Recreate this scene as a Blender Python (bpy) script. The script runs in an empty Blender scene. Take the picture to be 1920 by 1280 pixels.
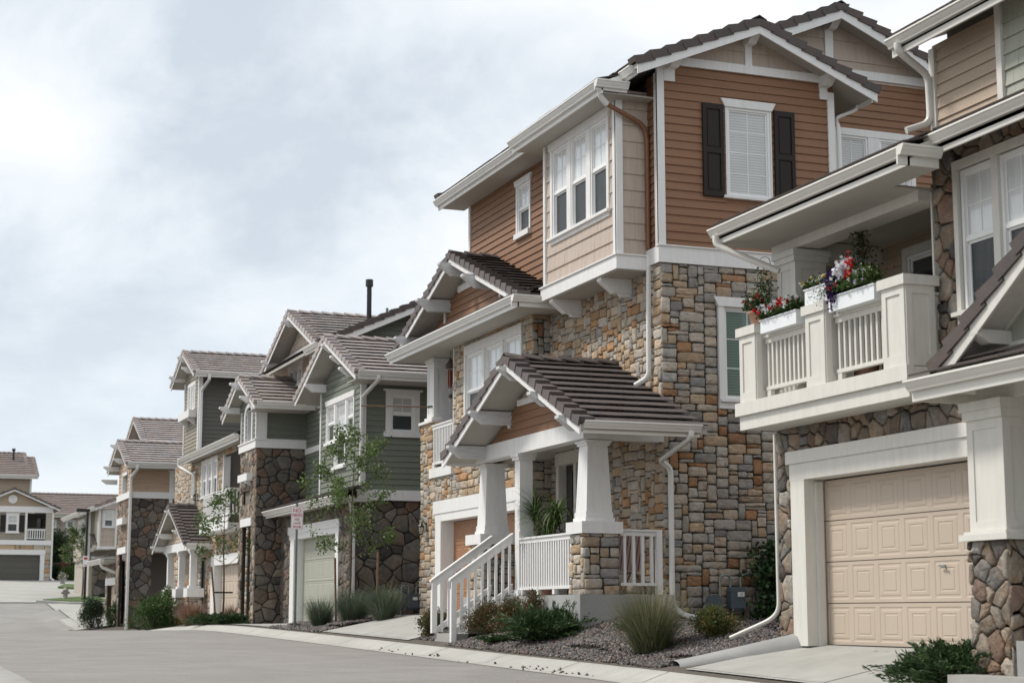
import bpy, math, random
import numpy as np
from mathutils import Vector, Matrix
R = math.radians
random.seed(7); rng = np.random.default_rng(7)
SC = bpy.context.scene
COL = SC.collection

# ------------------------------------------------------------------ camera, sky, sun, exposure
cam_d = bpy.data.cameras.new('camera'); cam = bpy.data.objects.new('camera', cam_d); COL.objects.link(cam)
cam_d.sensor_width = 36; cam_d.lens = 36 * 3250 / 1920; cam_d.clip_end = 3000; cam_d.clip_start = .1
cam.rotation_euler = (R(90) + math.atan(510 / 3250), 0, -R(20.96))
cam_d.dof.use_dof = True; cam_d.dof.focus_distance = 31; cam_d.dof.aperture_fstop = 2.6
SC.camera = cam
SC.view_settings.view_transform = 'Standard'; SC.view_settings.look = 'None'
SC.view_settings.exposure = 0.45; SC.view_settings.gamma = 1.0
SUN_EL, SUN_AZ = R(52), R(-62)          # azimuth measured from +Y towards +X: the sun stands to the left, behind thin cloud

SKYOFF = (.14, 5.12, 0)
def mk_world():
    w = bpy.data.worlds.new('World'); SC.world = w; w.use_nodes = True
    nt = w.node_tree; nt.nodes.clear(); N = nt.nodes.new; L = nt.links.new
    out = N('ShaderNodeOutputWorld'); bg = N('ShaderNodeBackground'); bg.inputs[1].default_value = 1.0
    sky = N('ShaderNodeTexSky'); sky.sky_type = 'NISHITA'; sky.sun_disc = False
    sky.sun_elevation = SUN_EL; sky.sun_rotation = SUN_AZ
    sk = N('ShaderNodeVectorMath'); sk.operation = 'SCALE'; sk.inputs['Scale'].default_value = .1
    L(sky.outputs[0], sk.inputs[0])
    tc = N('ShaderNodeTexCoord'); sp = N('ShaderNodeSeparateXYZ'); L(tc.outputs['Generated'], sp.inputs[0])
    mx = N('ShaderNodeMath'); mx.operation = 'MAXIMUM'; L(sp.outputs[2], mx.inputs[0]); mx.inputs[1].default_value = 0
    ad = N('ShaderNodeMath'); ad.operation = 'ADD'; L(mx.outputs[0], ad.inputs[0]); ad.inputs[1].default_value = .55
    dv = []
    for i in (0, 1):
        d = N('ShaderNodeMath'); d.operation = 'DIVIDE'; L(sp.outputs[i], d.inputs[0]); L(ad.outputs[0], d.inputs[1]); dv.append(d)
    cb = N('ShaderNodeCombineXYZ'); L(dv[0].outputs[0], cb.inputs[0]); L(dv[1].outputs[0], cb.inputs[1])
    def noise(scale, detail, rough, dist, off):
        mp = N('ShaderNodeMapping'); mp.inputs['Location'].default_value = off; L(cb.outputs[0], mp.inputs[0])
        n = N('ShaderNodeTexNoise'); n.inputs['Scale'].default_value = scale; n.inputs['Detail'].default_value = detail
        n.inputs['Roughness'].default_value = rough; n.inputs['Distortion'].default_value = dist; L(mp.outputs[0], n.inputs[0]); return n
    n1 = noise(1.7, 9, .52, .3, SKYOFF); n2 = noise(6, 8, .6, .3, (7.7, 2.2, 0))
    mr = N('ShaderNodeMix'); mr.data_type = 'FLOAT'; mr.inputs[0].default_value = .2
    L(n1.outputs[0], mr.inputs[2]); L(n2.outputs[0], mr.inputs[3])
    cr = N('ShaderNodeValToRGB'); e = cr.color_ramp.elements
    e[0].position = .43; e[0].color = (.50, .55, .605, 1); e[1].position = .545; e[1].color = (.80, .812, .81, 1)
    m = e.new(.485); m.color = (.675, .71, .74, 1)
    L(mr.outputs[0], cr.inputs[0])
    hz = N('ShaderNodeMapRange'); hz.inputs[1].default_value = .02; hz.inputs[2].default_value = .22; hz.inputs[3].default_value = .75; hz.inputs[4].default_value = 0; L(mx.outputs[0], hz.inputs[0])
    hm = N('ShaderNodeMix'); hm.data_type = 'RGBA'; L(hz.outputs[0], hm.inputs[0]); L(cr.outputs[0], hm.inputs[6]); hm.inputs[7].default_value = (.625, .685, .74, 1)
    mixc = N('ShaderNodeMix'); mixc.data_type = 'RGBA'; mixc.inputs[0].default_value = .9
    L(sk.outputs[0], mixc.inputs[6]); L(hm.outputs[2], mixc.inputs[7])
    L(mixc.outputs[2], bg.inputs[0]); L(bg.outputs[0], out.inputs[0])
mk_world()
sd = bpy.data.lights.new('sun', 'SUN'); sd.energy = 2.3; sd.angle = R(10); sd.color = (1, .95, .88)
so = bpy.data.objects.new('sun', sd); COL.objects.link(so)
so.rotation_euler = Vector((-math.sin(SUN_AZ) * math.cos(SUN_EL), -math.cos(SUN_AZ) * math.cos(SUN_EL), -math.sin(SUN_EL))).to_track_quat('-Z', 'Y').to_euler()

# ------------------------------------------------------------------ materials
MATS = {}
def mat(name, col=(.5, .5, .5), rough=.7, var=.12, vscale=3, bump=0, bscale=40, attr=False, metal=0, coat=0, spec=.5, stripes=None, fine=None, aniso=None, stain=0, trans=0, tint=None):
    """procedural principled material: base colour (or the 'Col' attribute) varied by noise, with noise bump"""
    if name in MATS: return MATS[name]
    m = bpy.data.materials.new(name); m.use_nodes = True; nt = m.node_tree; nt.nodes.clear(); N = nt.nodes.new; L = nt.links.new
    out = N('ShaderNodeOutputMaterial'); b = N('ShaderNodeBsdfPrincipled'); L(b.outputs[0], out.inputs[0])
    b.inputs['Roughness'].default_value = rough; b.inputs['Metallic'].default_value = metal
    b.inputs['Specular IOR Level'].default_value = spec
    b.inputs['Coat Weight'].default_value = coat; b.inputs['Coat Roughness'].default_value = .03
    tc = N('ShaderNodeTexCoord'); co = tc.outputs['Object']
    if aniso:
        mp = N('ShaderNodeMapping'); mp.inputs['Scale'].default_value = aniso; L(co, mp.inputs[0]); co2 = mp.outputs[0]
    else: co2 = co
    if attr:
        a = N('ShaderNodeAttribute'); a.attribute_name = 'Col'; base = a.outputs['Color']
    else:
        c = N('ShaderNodeRGB'); c.outputs[0].default_value = (*col, 1); base = c.outputs[0]
    def mul(base, fac_out, lo, hi):
        mr = N('ShaderNodeMapRange'); mr.inputs[3].default_value = lo; mr.inputs[4].default_value = hi
        mr.inputs[1].default_value = .25; mr.inputs[2].default_value = .75; L(fac_out, mr.inputs[0])
        v = N('ShaderNodeVectorMath'); v.operation = 'SCALE'; L(base, v.inputs[0]); L(mr.outputs[0], v.inputs['Scale']); return v.outputs[0]
    if var:
        n = N('ShaderNodeTexNoise'); n.inputs['Scale'].default_value = vscale; n.inputs['Detail'].default_value = 6; n.inputs['Roughness'].default_value = .6
        L(co2, n.inputs[0]); base = mul(base, n.outputs[0], 1 - var, 1 + var)
    if stain:
        n = N('ShaderNodeTexNoise'); n.inputs['Scale'].default_value = .45; n.inputs['Detail'].default_value = 5; n.inputs['Distortion'].default_value = .6
        L(co, n.inputs[0]); base = mul(base, n.outputs[0], 1 - stain, 1 + stain)
    if tint:      # mineral blotches: (scale, colour multiplier, low, high)
        n = N('ShaderNodeTexNoise'); n.inputs['Scale'].default_value = tint[0]; n.inputs['Detail'].default_value = 4; n.inputs['Distortion'].default_value = .8; L(co, n.inputs[0])
        mr = N('ShaderNodeMapRange'); mr.inputs[1].default_value = tint[2]; mr.inputs[2].default_value = tint[3]; L(n.outputs[0], mr.inputs[0])
        v = N('ShaderNodeVectorMath'); v.operation = 'MULTIPLY'; L(base, v.inputs[0]); v.inputs[1].default_value = tint[1]
        mx = N('ShaderNodeMix'); mx.data_type = 'VECTOR'; L(mr.outputs[0], mx.inputs[0]); L(base, mx.inputs[4]); L(v.outputs[0], mx.inputs[5]); base = mx.outputs[1]
    if fine:
        n = N('ShaderNodeTexNoise'); n.inputs['Scale'].default_value = fine[0]; n.inputs['Detail'].default_value = 3
        L(co, n.inputs[0]); base = mul(base, n.outputs[0], 1 - fine[1], 1 + fine[1])
    if stripes:      # slats of a blind: (period m, dark factor)
        s = N('ShaderNodeSeparateXYZ'); L(co, s.inputs[0])
        d = N('ShaderNodeMath'); d.operation = 'DIVIDE'; L(s.outputs[2], d.inputs[0]); d.inputs[1].default_value = stripes[0]
        f = N('ShaderNodeMath'); f.operation = 'FRACT'; L(d.outputs[0], f.inputs[0])
        mr = N('ShaderNodeMapRange'); mr.inputs[1].default_value = .1; mr.inputs[2].default_value = .55; mr.inputs[3].default_value = stripes[1]; mr.inputs[4].default_value = 1
        L(f.outputs[0], mr.inputs[0]); v = N('ShaderNodeVectorMath'); v.operation = 'SCALE'; L(base, v.inputs[0]); L(mr.outputs[0], v.inputs['Scale']); base = v.outputs[0]
    L(base, b.inputs['Base Color'])
    if bump:
        n = N('ShaderNodeTexNoise'); n.inputs['Scale'].default_value = bscale; n.inputs['Detail'].default_value = 7; n.inputs['Roughness'].default_value = .62
        L(co2, n.inputs[0]); bp = N('ShaderNodeBump'); bp.inputs['Strength'].default_value = 1; bp.inputs['Distance'].default_value = bump
        L(n.outputs[0], bp.inputs['Height']); L(bp.outputs[0], b.inputs['Normal'])
    if trans:
        t = N('ShaderNodeBsdfTranslucent'); L(base, t.inputs[0]); ms = N('ShaderNodeMixShader'); ms.inputs[0].default_value = trans
        L(b.outputs[0], ms.inputs[1]); L(t.outputs[0], ms.inputs[2]); L(ms.outputs[0], out.inputs[0])
    MATS[name] = m; return m

WHITE = mat('white_paint', (.73, .72, .705), .55, .07, 2, .0012, 60, aniso=(6, 6, 1))
CREAM = mat('warm_white_paint', (.64, .62, .57), .55, .07, 2, .0012, 60, aniso=(6, 6, 1))
GUTW = mat('gutter_white', (.72, .71, .68), .35, .05, 1.5)
GUTC = mat('gutter_cream', (.66, .64, .59), .35, .05, 1.5)
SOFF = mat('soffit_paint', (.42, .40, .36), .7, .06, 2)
COPPER = mat('brown_pipe_paint', (.20, .09, .045), .5, .08, 3)
WOODG = mat('weathered_white_wood', (.56, .56, .56), .7, .16, 3, .003, 30, aniso=(1, 6, 6))
def siding_mat(n, c, v=.10): return mat(n, c, .65, v, 1.1, .0018, 26, aniso=(1, 1, 9), fine=(45, .10), stain=.09)
BROWN = siding_mat('brown_siding', (.235, .121, .065)); SHAKE = mat('pale_shake', (.47, .39, .325), .7, .12, 1, .003, 30, aniso=(14, 14, 1), attr=False)
TAN = siding_mat('tan_siding', (.42, .33, .245)); GREYSH = mat('grey_green_shake', (.36, .37, .31), .7, .12, 1, .003, 30, aniso=(14, 14, 1))
GREEN = siding_mat('green_siding', (.155, .17, .135)); DARKT = siding_mat('dark_taupe_siding', (.095, .09, .078)); LTAUPE = siding_mat('light_taupe_siding', (.27, .24, .19))
PEACH = siding_mat('peach_siding', (.45, .33, .235)); FARW = siding_mat('far_siding', (.40, .36, .30))
CORE = mat('wall_core_paint', (.18, .16, .14), .9, .05)
MORTAR = mat('mortar', (.045, .046, .040), .95, .25, 12, .004, 50)
MORTARF = mat('mortar_field', (.028, .026, .023), .95, .25, 12, .004, 50)
STONE = mat('ledge_stone', rough=.85, var=.20, vscale=9, bump=.045, bscale=11, attr=True, fine=(60, .16), tint=(5.5, (1.06, .96, .84), .5, .64))
FIELD = mat('field_stone', rough=.8, var=.30, vscale=7, bump=.05, bscale=8, attr=True, fine=(50, .2), tint=(5, (1.14, .98, .84), .5, .62))
TILE = mat('concrete_tile', rough=.6, var=.16, vscale=5, bump=.003, bscale=50, attr=True, fine=(30, .12))
GLASS = mat('dark_glass', (.035, .042, .045), .08, .35, 1.4, coat=1, spec=.6)
SCREEN = mat('screened_glass', (.045, .05, .054), .5, .35, 2.2, coat=.15, spec=.3, aniso=(8, 8, 1))
BLIND = mat('blind_behind_glass', (.55, .56, .55), .25, .10, 1.5, coat=1, stripes=(.05, .62))
CURTAIN = mat('curtain_behind_glass', (.66, .68, .68), .2, .14, 1.2, coat=1, aniso=(5, 5, .6))
GBLIND = mat('green_blind_glass', (.13, .20, .165), .3, .1, 1.5, coat=.8, stripes=(.05, .55))
SASH = mat('vinyl_sash', (.80, .80, .79), .35, .03)
SHUT = mat('dark_shutter', (.022, .017, .014), .55, .1, spec=.25)
DOORG = mat('beige_garage_door', (.48, .395, .315), .5, .04, 1, stain=.03)
DOORB = mat('brown_garage_door', (.33, .165, .085), .5, .05, 1)
DOORC = mat('sage_garage_door', (.36, .36, .30), .5, .05, 1)
DOORF = mat('olive_garage_door', (.09, .085, .07), .5, .05, 1)
DKDOOR = mat('dark_front_door', (.035, .028, .025), .4, .1)
CONC = mat('concrete', (.35, .345, .32), .85, .10, 2.5, .003, 60, fine=(90, .09), stain=.12)
CURB = mat('kerb_concrete', (.39, .38, .35), .85, .10, 4, .004, 60, fine=(70, .12), stain=.13)
FOUND = mat('foundation_concrete', (.31, .31, .30), .85, .15, 2, .003, 40, stain=.2)
ASPH = mat('asphalt', (.25, .235, .22), .9, .12, 1.6, .012, 90, fine=(55, .30), stain=.10)
ASPH2 = mat('dark_asphalt', (.25, .24, .225), .9, .1, .8, .004, 160, fine=(160, .2), stain=.1)
SOIL = mat('ground_soil', (.10, .085, .07), .95, .3, 6, .02, 30)
LAWN = mat('lawn', (.07, .115, .03), .9, .3, 8, .02, 40)
GRAVEL = mat('rock_mulch', rough=.85, var=.25, vscale=30, attr=True)
LEAF = mat('leaf', rough=.55, var=.15, vscale=8, attr=True, trans=.25)
NEEDLE = mat('needle', rough=.6, var=.15, vscale=8, attr=True, trans=.12)
BARK = mat('bark', (.09, .065, .05), .9, .3, 20, .006, 40)
STAKE = mat('wooden_stake', (.17, .10, .06), .85, .25, 12)
BLACKM = mat('black_metal', (.014, .014, .015), .4, .1)
GREYM = mat('galvanised_steel', (.22, .26, .25), .45, .15, 8, metal=.6)
METER = mat('meter_paint', (.075, .10, .12), .45, .15, 6)
SIGNW = mat('sign_white', (.80, .80, .80), .4, .03); SIGNR = mat('sign_red', (.50, .02, .03), .5, .05)
TERRA = mat('terracotta', (.42, .235, .165), .8, .12, 6); PLAST = mat('white_planter', (.76, .79, .80), .4, .04)
CLOTHB = mat('black_cover', (.012, .012, .014), .5, .2, 3, .01, 6)
HYD = mat('hydrant_paint', (.26, .22, .20), .6, .2, 8)
CHIME = mat('orange_chime', (.24, .07, .035), .4, .15)
STRIPE = mat('pink_canvas', (.62, .50, .47), .8, .08); STRIPR = mat('red_stripe', (.25, .05, .06), .8, .08)
LANG = mat('lantern_glass', (.45, .42, .33), .2, .1, coat=1)

# ------------------------------------------------------------------ mesh building
class MB:
    def __init__(s): s.v = []; s.f = []; s.c = []; s.sm = []
    def quad(s, a, b, c, d, col=None): s.poly([a, b, c, d], col)
    def poly(s, pts, col=None, smooth=False):
        i = len(s.v); s.v += [tuple(p) for p in pts]; s.f.append(tuple(range(i, i + len(pts)))); s.c.append(col); s.sm.append(smooth)
    def mesh(s, vs, fs, col=None, smooth=False):
        i = len(s.v); s.v += [tuple(p) for p in vs]
        for f in fs: s.f.append(tuple(i + k for k in f)); s.c.append(col); s.sm.append(smooth)
    def box(s, x0, x1, y0, y1, z0, z1, col=None):
        s.mesh([(x0, y0, z0), (x1, y0, z0), (x1, y1, z0), (x0, y1, z0), (x0, y0, z1), (x1, y0, z1), (x1, y1, z1), (x0, y1, z1)],
               [(0, 3, 2, 1), (4, 5, 6, 7), (0, 1, 5, 4), (1, 2, 6, 5), (2, 3, 7, 6), (3, 0, 4, 7)], col)
    def prism(s, loop, vec, col=None):
        n = len(loop); vec = Vector(vec); a = [Vector(p) for p in loop]; b = [p + vec for p in a]
        s.mesh(a + b, [tuple(range(n))[::-1], tuple(range(n, 2 * n))] + [(i, (i + 1) % n, n + (i + 1) % n, n + i) for i in range(n)], col)
    def obox(s, o, ex, ey, ez, col=None):     # oriented box: corner o, three edge vectors
        o, ex, ey, ez = map(Vector, (o, ex, ey, ez)); s.prism([o, o + ex, o + ex + ey, o + ey], ez, col)
    def tube(s, pts, r, n=8, rect=None, col=None, caps=True):
        pts = [Vector(p) for p in pts]; rings = []; up0 = None
        for i, p in enumerate(pts):
            t = (pts[min(i + 1, len(pts) - 1)] - pts[max(i - 1, 0)]).normalized()
            if up0 is None: up0 = Vector((0, 0, 1)) if abs(t.z) < .9 else Vector((0, 1, 0))
            a = t.cross(up0).normalized(); b = a.cross(t).normalized(); up0 = b
            rr = r[i] if isinstance(r, (list, tuple)) else r; ring = []
            for k in range(n):
                th = 2 * math.pi * (k + .5) / n; cx, sx = math.cos(th), math.sin(th)
                if rect:
                    q = .55; cx = math.copysign(abs(cx) ** q, cx) * rect[0] / rr; sx = math.copysign(abs(sx) ** q, sx) * rect[1] / rr
                ring.append(p + a * cx * rr + b * sx * rr)
            rings.append(ring)
        vs = [q for rg in rings for q in rg]; fs = []
        for i in range(len(rings) - 1):
            for k in range(n): fs.append((i * n + k, i * n + (k + 1) % n, (i + 1) * n + (k + 1) % n, (i + 1) * n + k))
        s.mesh(vs, fs, col, True)
        if caps: s.poly(rings[0][::-1], col); s.poly(rings[-1], col)
    def lathe(s, cx, cy, prof, n=14, col=None, smooth=True):
        vs = [(cx + r * math.cos(2 * math.pi * k / n), cy + r * math.sin(2 * math.pi * k / n), z) for r, z in prof for k in range(n)]
        fs = [(i * n + k, i * n + (k + 1) % n, (i + 1) * n + (k + 1) % n, (i + 1) * n + k) for i in range(len(prof) - 1) for k in range(n)]
        s.mesh(vs, fs, col, smooth); s.poly([vs[(len(prof) - 1) * n + k] for k in range(n)], col)
    def build(s, name, m, parent=None, root=None, recalc=True):
        me = bpy.data.meshes.new(name); off = Vector((0, 0, 0))
        o = bpy.data.objects.new(name, me); COL.objects.link(o)
        if parent is not None:
            r = parent
            while r.parent: r = r.parent
            off = r.location; o.parent = parent
        elif root is not None:
            off = Vector(root); o.location = off
        me.from_pydata([(x - off[0], y - off[1], z - off[2]) for x, y, z in s.v], [], s.f)
        me.materials.append(m)
        if any(s.sm): me.polygons.foreach_set('use_smooth', s.sm)
        if any(c is not None for c in s.c):
            at = me.color_attributes.new('Col', 'FLOAT_COLOR', 'CORNER')
            arr = []
            for f, c in zip(s.f, s.c): arr += list((*(c or (.3, .3, .3)), 1)) * len(f)
            at.data.foreach_set('color', arr)
        if recalc:
            import bmesh
            bm = bmesh.new(); bm.from_mesh(me); bmesh.ops.recalc_face_normals(bm, faces=bm.faces); bm.to_mesh(me); bm.free()
        me.update(); return o

def np_mesh(name, V, F, C, m, parent=None, root=None, smooth=False):
    """fast mesh from numpy: V (n,3), F (k,s) all faces of s corners, C (k,3) colours per face"""
    off = np.zeros(3); me = bpy.data.meshes.new(name); o = bpy.data.objects.new(name, me); COL.objects.link(o)
    if parent is not None:
        r = parent
        while r.parent: r = r.parent
        off = np.array(r.location); o.parent = parent
    elif root is not None: off = np.array(root); o.location = root
    V = (V - off).astype(np.float32); k, s = F.shape
    me.vertices.add(len(V)); me.vertices.foreach_set('co', V.ravel())
    me.loops.add(k * s); me.loops.foreach_set('vertex_index', F.ravel().astype(np.int32))
    me.polygons.add(k); me.polygons.foreach_set('loop_start', np.arange(0, k * s, s, dtype=np.int32)); me.polygons.foreach_set('loop_total', np.full(k, s, dtype=np.int32))
    if smooth: me.polygons.foreach_set('use_smooth', np.ones(k, dtype=bool))
    me.update(calc_edges=True)
    at = me.color_attributes.new('Col', 'FLOAT_COLOR', 'CORNER')
    c4 = np.concatenate([np.repeat(C, s, axis=0), np.ones((k * s, 1))], axis=1).astype(np.float32); at.data.foreach_set('color', c4.ravel())
    me.materials.append(m); me.validate(); return o

def thing(name, label, cat, loc, group=None):
    o = bpy.data.objects.new(name, None); COL.objects.link(o); o.location = loc; o.empty_display_size = .3
    o['label'] = label; o['category'] = cat
    if group: o['group'] = group
    return o
def tag(o, label, cat, group=None, kind=None):
    o['label'] = label; o['category'] = cat
    if group: o['group'] = group
    if kind: o['kind'] = kind
    return o
def struct(o): o['kind'] = 'structure'; return o
def bx(H, name, m, *a):
    mb = MB(); mb.box(*a); return mb.build(name, m, H)

# ------------------------------------------------------------------ wall frames
class W:
    """wall plane. kind 'S' faces the street (-X) at X=c, u runs along Y; kind 'N' faces the camera (-Y) at Y=c, u runs along X"""
    def __init__(s, kind, c): s.k = kind; s.c = c
    def p(s, u, z, d=0): return (s.c - d, u, z) if s.k == 'S' else (u, s.c - d, z)
    def box(s, mb, u0, u1, z0, z1, d0, d1, col=None):
        if s.k == 'S': mb.box(s.c - d1, s.c - d0, u0, u1, z0, z1, col)
        else: mb.box(u0, u1, s.c - d1, s.c - d0, z0, z1, col)
def grid_cells(u0, u1, z0, z1, ops):
    us = sorted({u0, u1, *[min(max(o[i], u0), u1) for o in ops for i in (0, 1)]}); zs = sorted({z0, z1, *[min(max(o[i], z0), z1) for o in ops for i in (2, 3)]})
    for zi in range(len(zs) - 1):
        run = None
        for ui in range(len(us) - 1):
            cu, cz = (us[ui] + us[ui + 1]) / 2, (zs[zi] + zs[zi + 1]) / 2
            if any(o[0] < cu < o[1] and o[2] < cz < o[3] for o in ops):
                if run: yield (run[0], run[1], zs[zi], zs[zi + 1]); run = None
            else: run = (run[0], us[ui + 1]) if run else (us[ui], us[ui + 1])
        if run: yield (run[0], run[1], zs[zi], zs[zi + 1])
def panel(mb, w, u0, u1, z0, z1, ops, d0=-.1, d1=0):
    for a, b, c, d in grid_cells(u0, u1, z0, z1, ops): w.box(mb, a, b, c, d, d0, d1)

def jit(c, a): k = 1 + random.uniform(-a, a); t = random.uniform(-.05, .05); return (c[0] * k * (1 + t), c[1] * k * .985, c[2] * k * (1 - t))
def siding(H, w, u0, u1, z0, z1, ops=(), m=BROWN, exp=.152, gable=None, name='siding', shake=False, core=True):
    """lap boards; gable=(centre, slope, z_peak) limits the boards under a roof"""
    mb = MB(); z = z0
    if core:
        if gable:
            c, sl, zp = gable; loop = clip(clip([(u0, z0), (u1, z0), (u1, z1), (u0, z1)], sl, 1, zp + sl * c), -sl, 1, zp - sl * c)
            mb.prism([w.p(a, b, -.1) for a, b in loop], Vector(w.p(0, 0, 0)) - Vector(w.p(0, 0, -.1)))
        else: panel(mb, w, u0, u1, z0, z1, ops)
    def lim(z):
        if not gable: return u0, u1
        c, sl, zp = gable; h = (zp - z) / sl; return max(u0, c - h), min(u1, c + h)
    while z < z1 - .01:
        zt = min(z + exp, z1); a0, b0 = lim(z); a1, b1 = lim(zt)
        if b0 - a0 < .02: break
        if a1 > b1: a1 = b1 = (a1 + b1) / 2
        cuts = [(a0, b0)]
        for o in ops:
            if o[2] < zt - .01 and o[3] > z + .01:
                new = []
                for a, b in cuts:
                    if o[0] > a: new.append((a, min(b, o[0])))
                    if o[1] < b: new.append((max(a, o[1]), b))
                cuts = [c for c in new if c[1] - c[0] > .01]
        for a, b in cuts:
            js = [a]; L = 3.6 if not shake else random.uniform(.5, .9)
            x = a + random.uniform(.3, 1) * L
            while x < b - .1: js.append(x); x += L if not shake else random.uniform(.12, .28)
            js.append(b)
            for i in range(len(js) - 1):
                p, q = js[i] + (.0015 if i else 0), js[i + 1] - (.0015 if i < len(js) - 2 else 0)
                dd = .03 if not shake else .026 + random.uniform(0, .006)
                if gable:
                    c, sl, zp = gable; pl = clip(clip([(p, z), (q, z), (q, zt), (p, zt)], sl, 1, zp + sl * c), -sl, 1, zp - sl * c)
                    if len(pl) >= 3: mb.poly([w.p(a2, z2, dd + (.006 - dd) * (z2 - z) / (zt - z)) for a2, z2 in pl])
                else:
                    mb.quad(w.p(p, z, dd), w.p(q, z, dd), w.p(q, zt, .006), w.p(p, zt, .006))
                    mb.poly([w.p(p, z, 0), w.p(p, z, dd), w.p(p, zt, .006)]); mb.poly([w.p(q, z, 0), w.p(q, zt, .006), w.p(q, z, dd)])
                mb.quad(w.p(p, z, .0), w.p(q, z, .0), w.p(q, z, dd), w.p(p, z, dd))
        z = zt
    return mb.build(name, m, H, recalc=False)

# stone palettes
def pal(kind):
    r = random.random()
    if kind == 'ledge':
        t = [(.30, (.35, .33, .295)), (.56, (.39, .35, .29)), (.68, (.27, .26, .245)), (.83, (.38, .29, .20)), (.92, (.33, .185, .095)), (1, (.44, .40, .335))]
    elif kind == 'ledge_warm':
        t = [(.30, (.42, .385, .325)), (.60, (.45, .39, .305)), (.73, (.34, .32, .285)), (.90, (.43, .32, .205)), (1, (.40, .24, .125))]  # brown house street faces: light from the left put into paler, warmer stone
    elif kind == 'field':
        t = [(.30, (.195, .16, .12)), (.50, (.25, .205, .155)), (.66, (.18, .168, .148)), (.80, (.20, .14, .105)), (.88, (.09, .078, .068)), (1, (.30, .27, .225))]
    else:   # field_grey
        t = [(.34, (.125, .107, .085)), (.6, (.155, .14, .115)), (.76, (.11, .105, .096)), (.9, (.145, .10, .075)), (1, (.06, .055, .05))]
    for k, c in t:
        if r <= k: return jit(c, .2)
    return jit(t[-1][1], .2)
def stone(mb, w, poly, gap, h, col, rnd=.16):
    cu = sum(p[0] for p in poly) / len(poly); cz = sum(p[1] for p in poly) / len(poly)
    out = []
    for u, z in poly:
        d = math.hypot(u - cu, z - cz) or 1; k = max(.3, 1 - gap * 1.25 / d); out.append((cu + (u - cu) * k, cz + (z - cz) * k))
    n = len(out); ch = []
    for i in range(n):
        a, b = out[i], out[(i + 1) % n]
        if math.hypot(a[0] - b[0], a[1] - b[1]) < .012: ch.append(((a[0] + b[0]) / 2, (a[1] + b[1]) / 2)); continue
        for t in (rnd, .5, 1 - rnd):
            j = .009 if t == .5 else .005
            ch.append((a[0] + (b[0] - a[0]) * t + random.uniform(-j, j), a[1] + (b[1] - a[1]) * t + random.uniform(-j, j)))
    n = len(ch); hh = h * random.uniform(.75, 1.25); tu, tz = random.uniform(-.06, .06), random.uniform(-.06, .06)
    vs = [w.p(u, z, 0) for u, z in ch]
    for sc, dz in ((.985, .66), (.89, .98), (.5, 1.06)):
        vs += [w.p(cu + (u - cu) * sc, cz + (z - cz) * sc, hh * dz + random.uniform(-.24, .24) * hh * (1 if sc < .95 else .3) + ((u - cu) * tu + (z - cz) * tz) * sc) for u, z in ch]
    vs.append(w.p(cu, cz, hh * random.uniform(.95, 1.2))); fs = []
    for r in range(3):
        for i in range(n): fs.append((r * n + i, r * n + (i + 1) % n, (r + 1) * n + (i + 1) % n, (r + 1) * n + i))
    for i in range(n): fs.append((3 * n + i, 3 * n + (i + 1) % n, 4 * n))
    if w.k == 'S': fs = [f[::-1] for f in fs]
    mb.mesh(vs, fs, col, True)
def backing(H, w, u0, u1, z0, z1, ops, field=False, th=.1):
    mb = MB(); panel(mb, w, u0, u1, z0, z1, ops, -th, 0); return mb.build('mortar_bed', MORTARF if field else MORTAR, H)
def ledge(H, w, u0, u1, z0, z1, ops=(), unit=.059, kind='ledge', h=.045, ext=(0, 0), back=True):
    """squared ledge stones; ext lets the stones run past u0 / u1 by the thickness at an outside corner"""
    if back: backing(H, w, u0, u1, z0, z1, ops)
    u0 -= ext[0]; u1 += ext[1]
    nu, nz = max(1, round((u1 - u0) / unit)), max(1, round((z1 - z0) / unit)); su, sz = (u1 - u0) / nu, (z1 - z0) / nz
    occ = [[any(o[0] - .01 < u0 + (i + .5) * su < o[1] + .01 and o[2] - .01 < z0 + (j + .5) * sz < o[3] + .01 for o in ops) for i in range(nu)] for j in range(nz)]
    mb = MB()
    for j in range(nz):
        for i in range(nu):
            if occ[j][i]: continue
            hh = random.choice([1, 2, 2, 3, 3, 3, 3, 3]); ww = random.choice([3, 4, 5, 5, 6, 7, 8]) if hh > 1 else random.choice([4, 5, 6, 7])
            if hh >= 3 and random.random() < .12: ww, hh = 2, 5
            k = 0
            while k < ww and i + k < nu and not occ[j][i + k]: k += 1
            ww = k
            if i + ww < nu and not occ[j][i + ww] and (i + ww + 1 >= nu or occ[j][i + ww + 1]): ww += 1
            k = 1
            while k < hh and j + k < nz and not any(occ[j + k][i + q] for q in range(ww)): k += 1
            hh = k
            for a in range(hh):
                for b in range(ww): occ[j + a][i + b] = True
            a, b, c, d = u0 + i * su, u0 + (i + ww) * su, z0 + j * sz, z0 + (j + hh) * sz
            q = lambda: random.uniform(-.007, .007)
            stone(mb, w, [(a + q(), c + q()), (b + q(), c + q()), (b + q(), d + q()), (a + q(), d + q())], .0095, h, pal(kind), .1)
    return mb.build('stone_cladding', STONE, H, recalc=False)
def clip(poly, a, b, c):
    out = []; n = len(poly)
    for i in range(n):
        p, q = poly[i], poly[(i + 1) % n]; fp, fq = a * p[0] + b * p[1] - c, a * q[0] + b * q[1] - c
        if fp <= 0: out.append(p)
        if fp * fq < 0: t = fp / (fp - fq); out.append((p[0] + (q[0] - p[0]) * t, p[1] + (q[1] - p[1]) * t))
    return out
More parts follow.
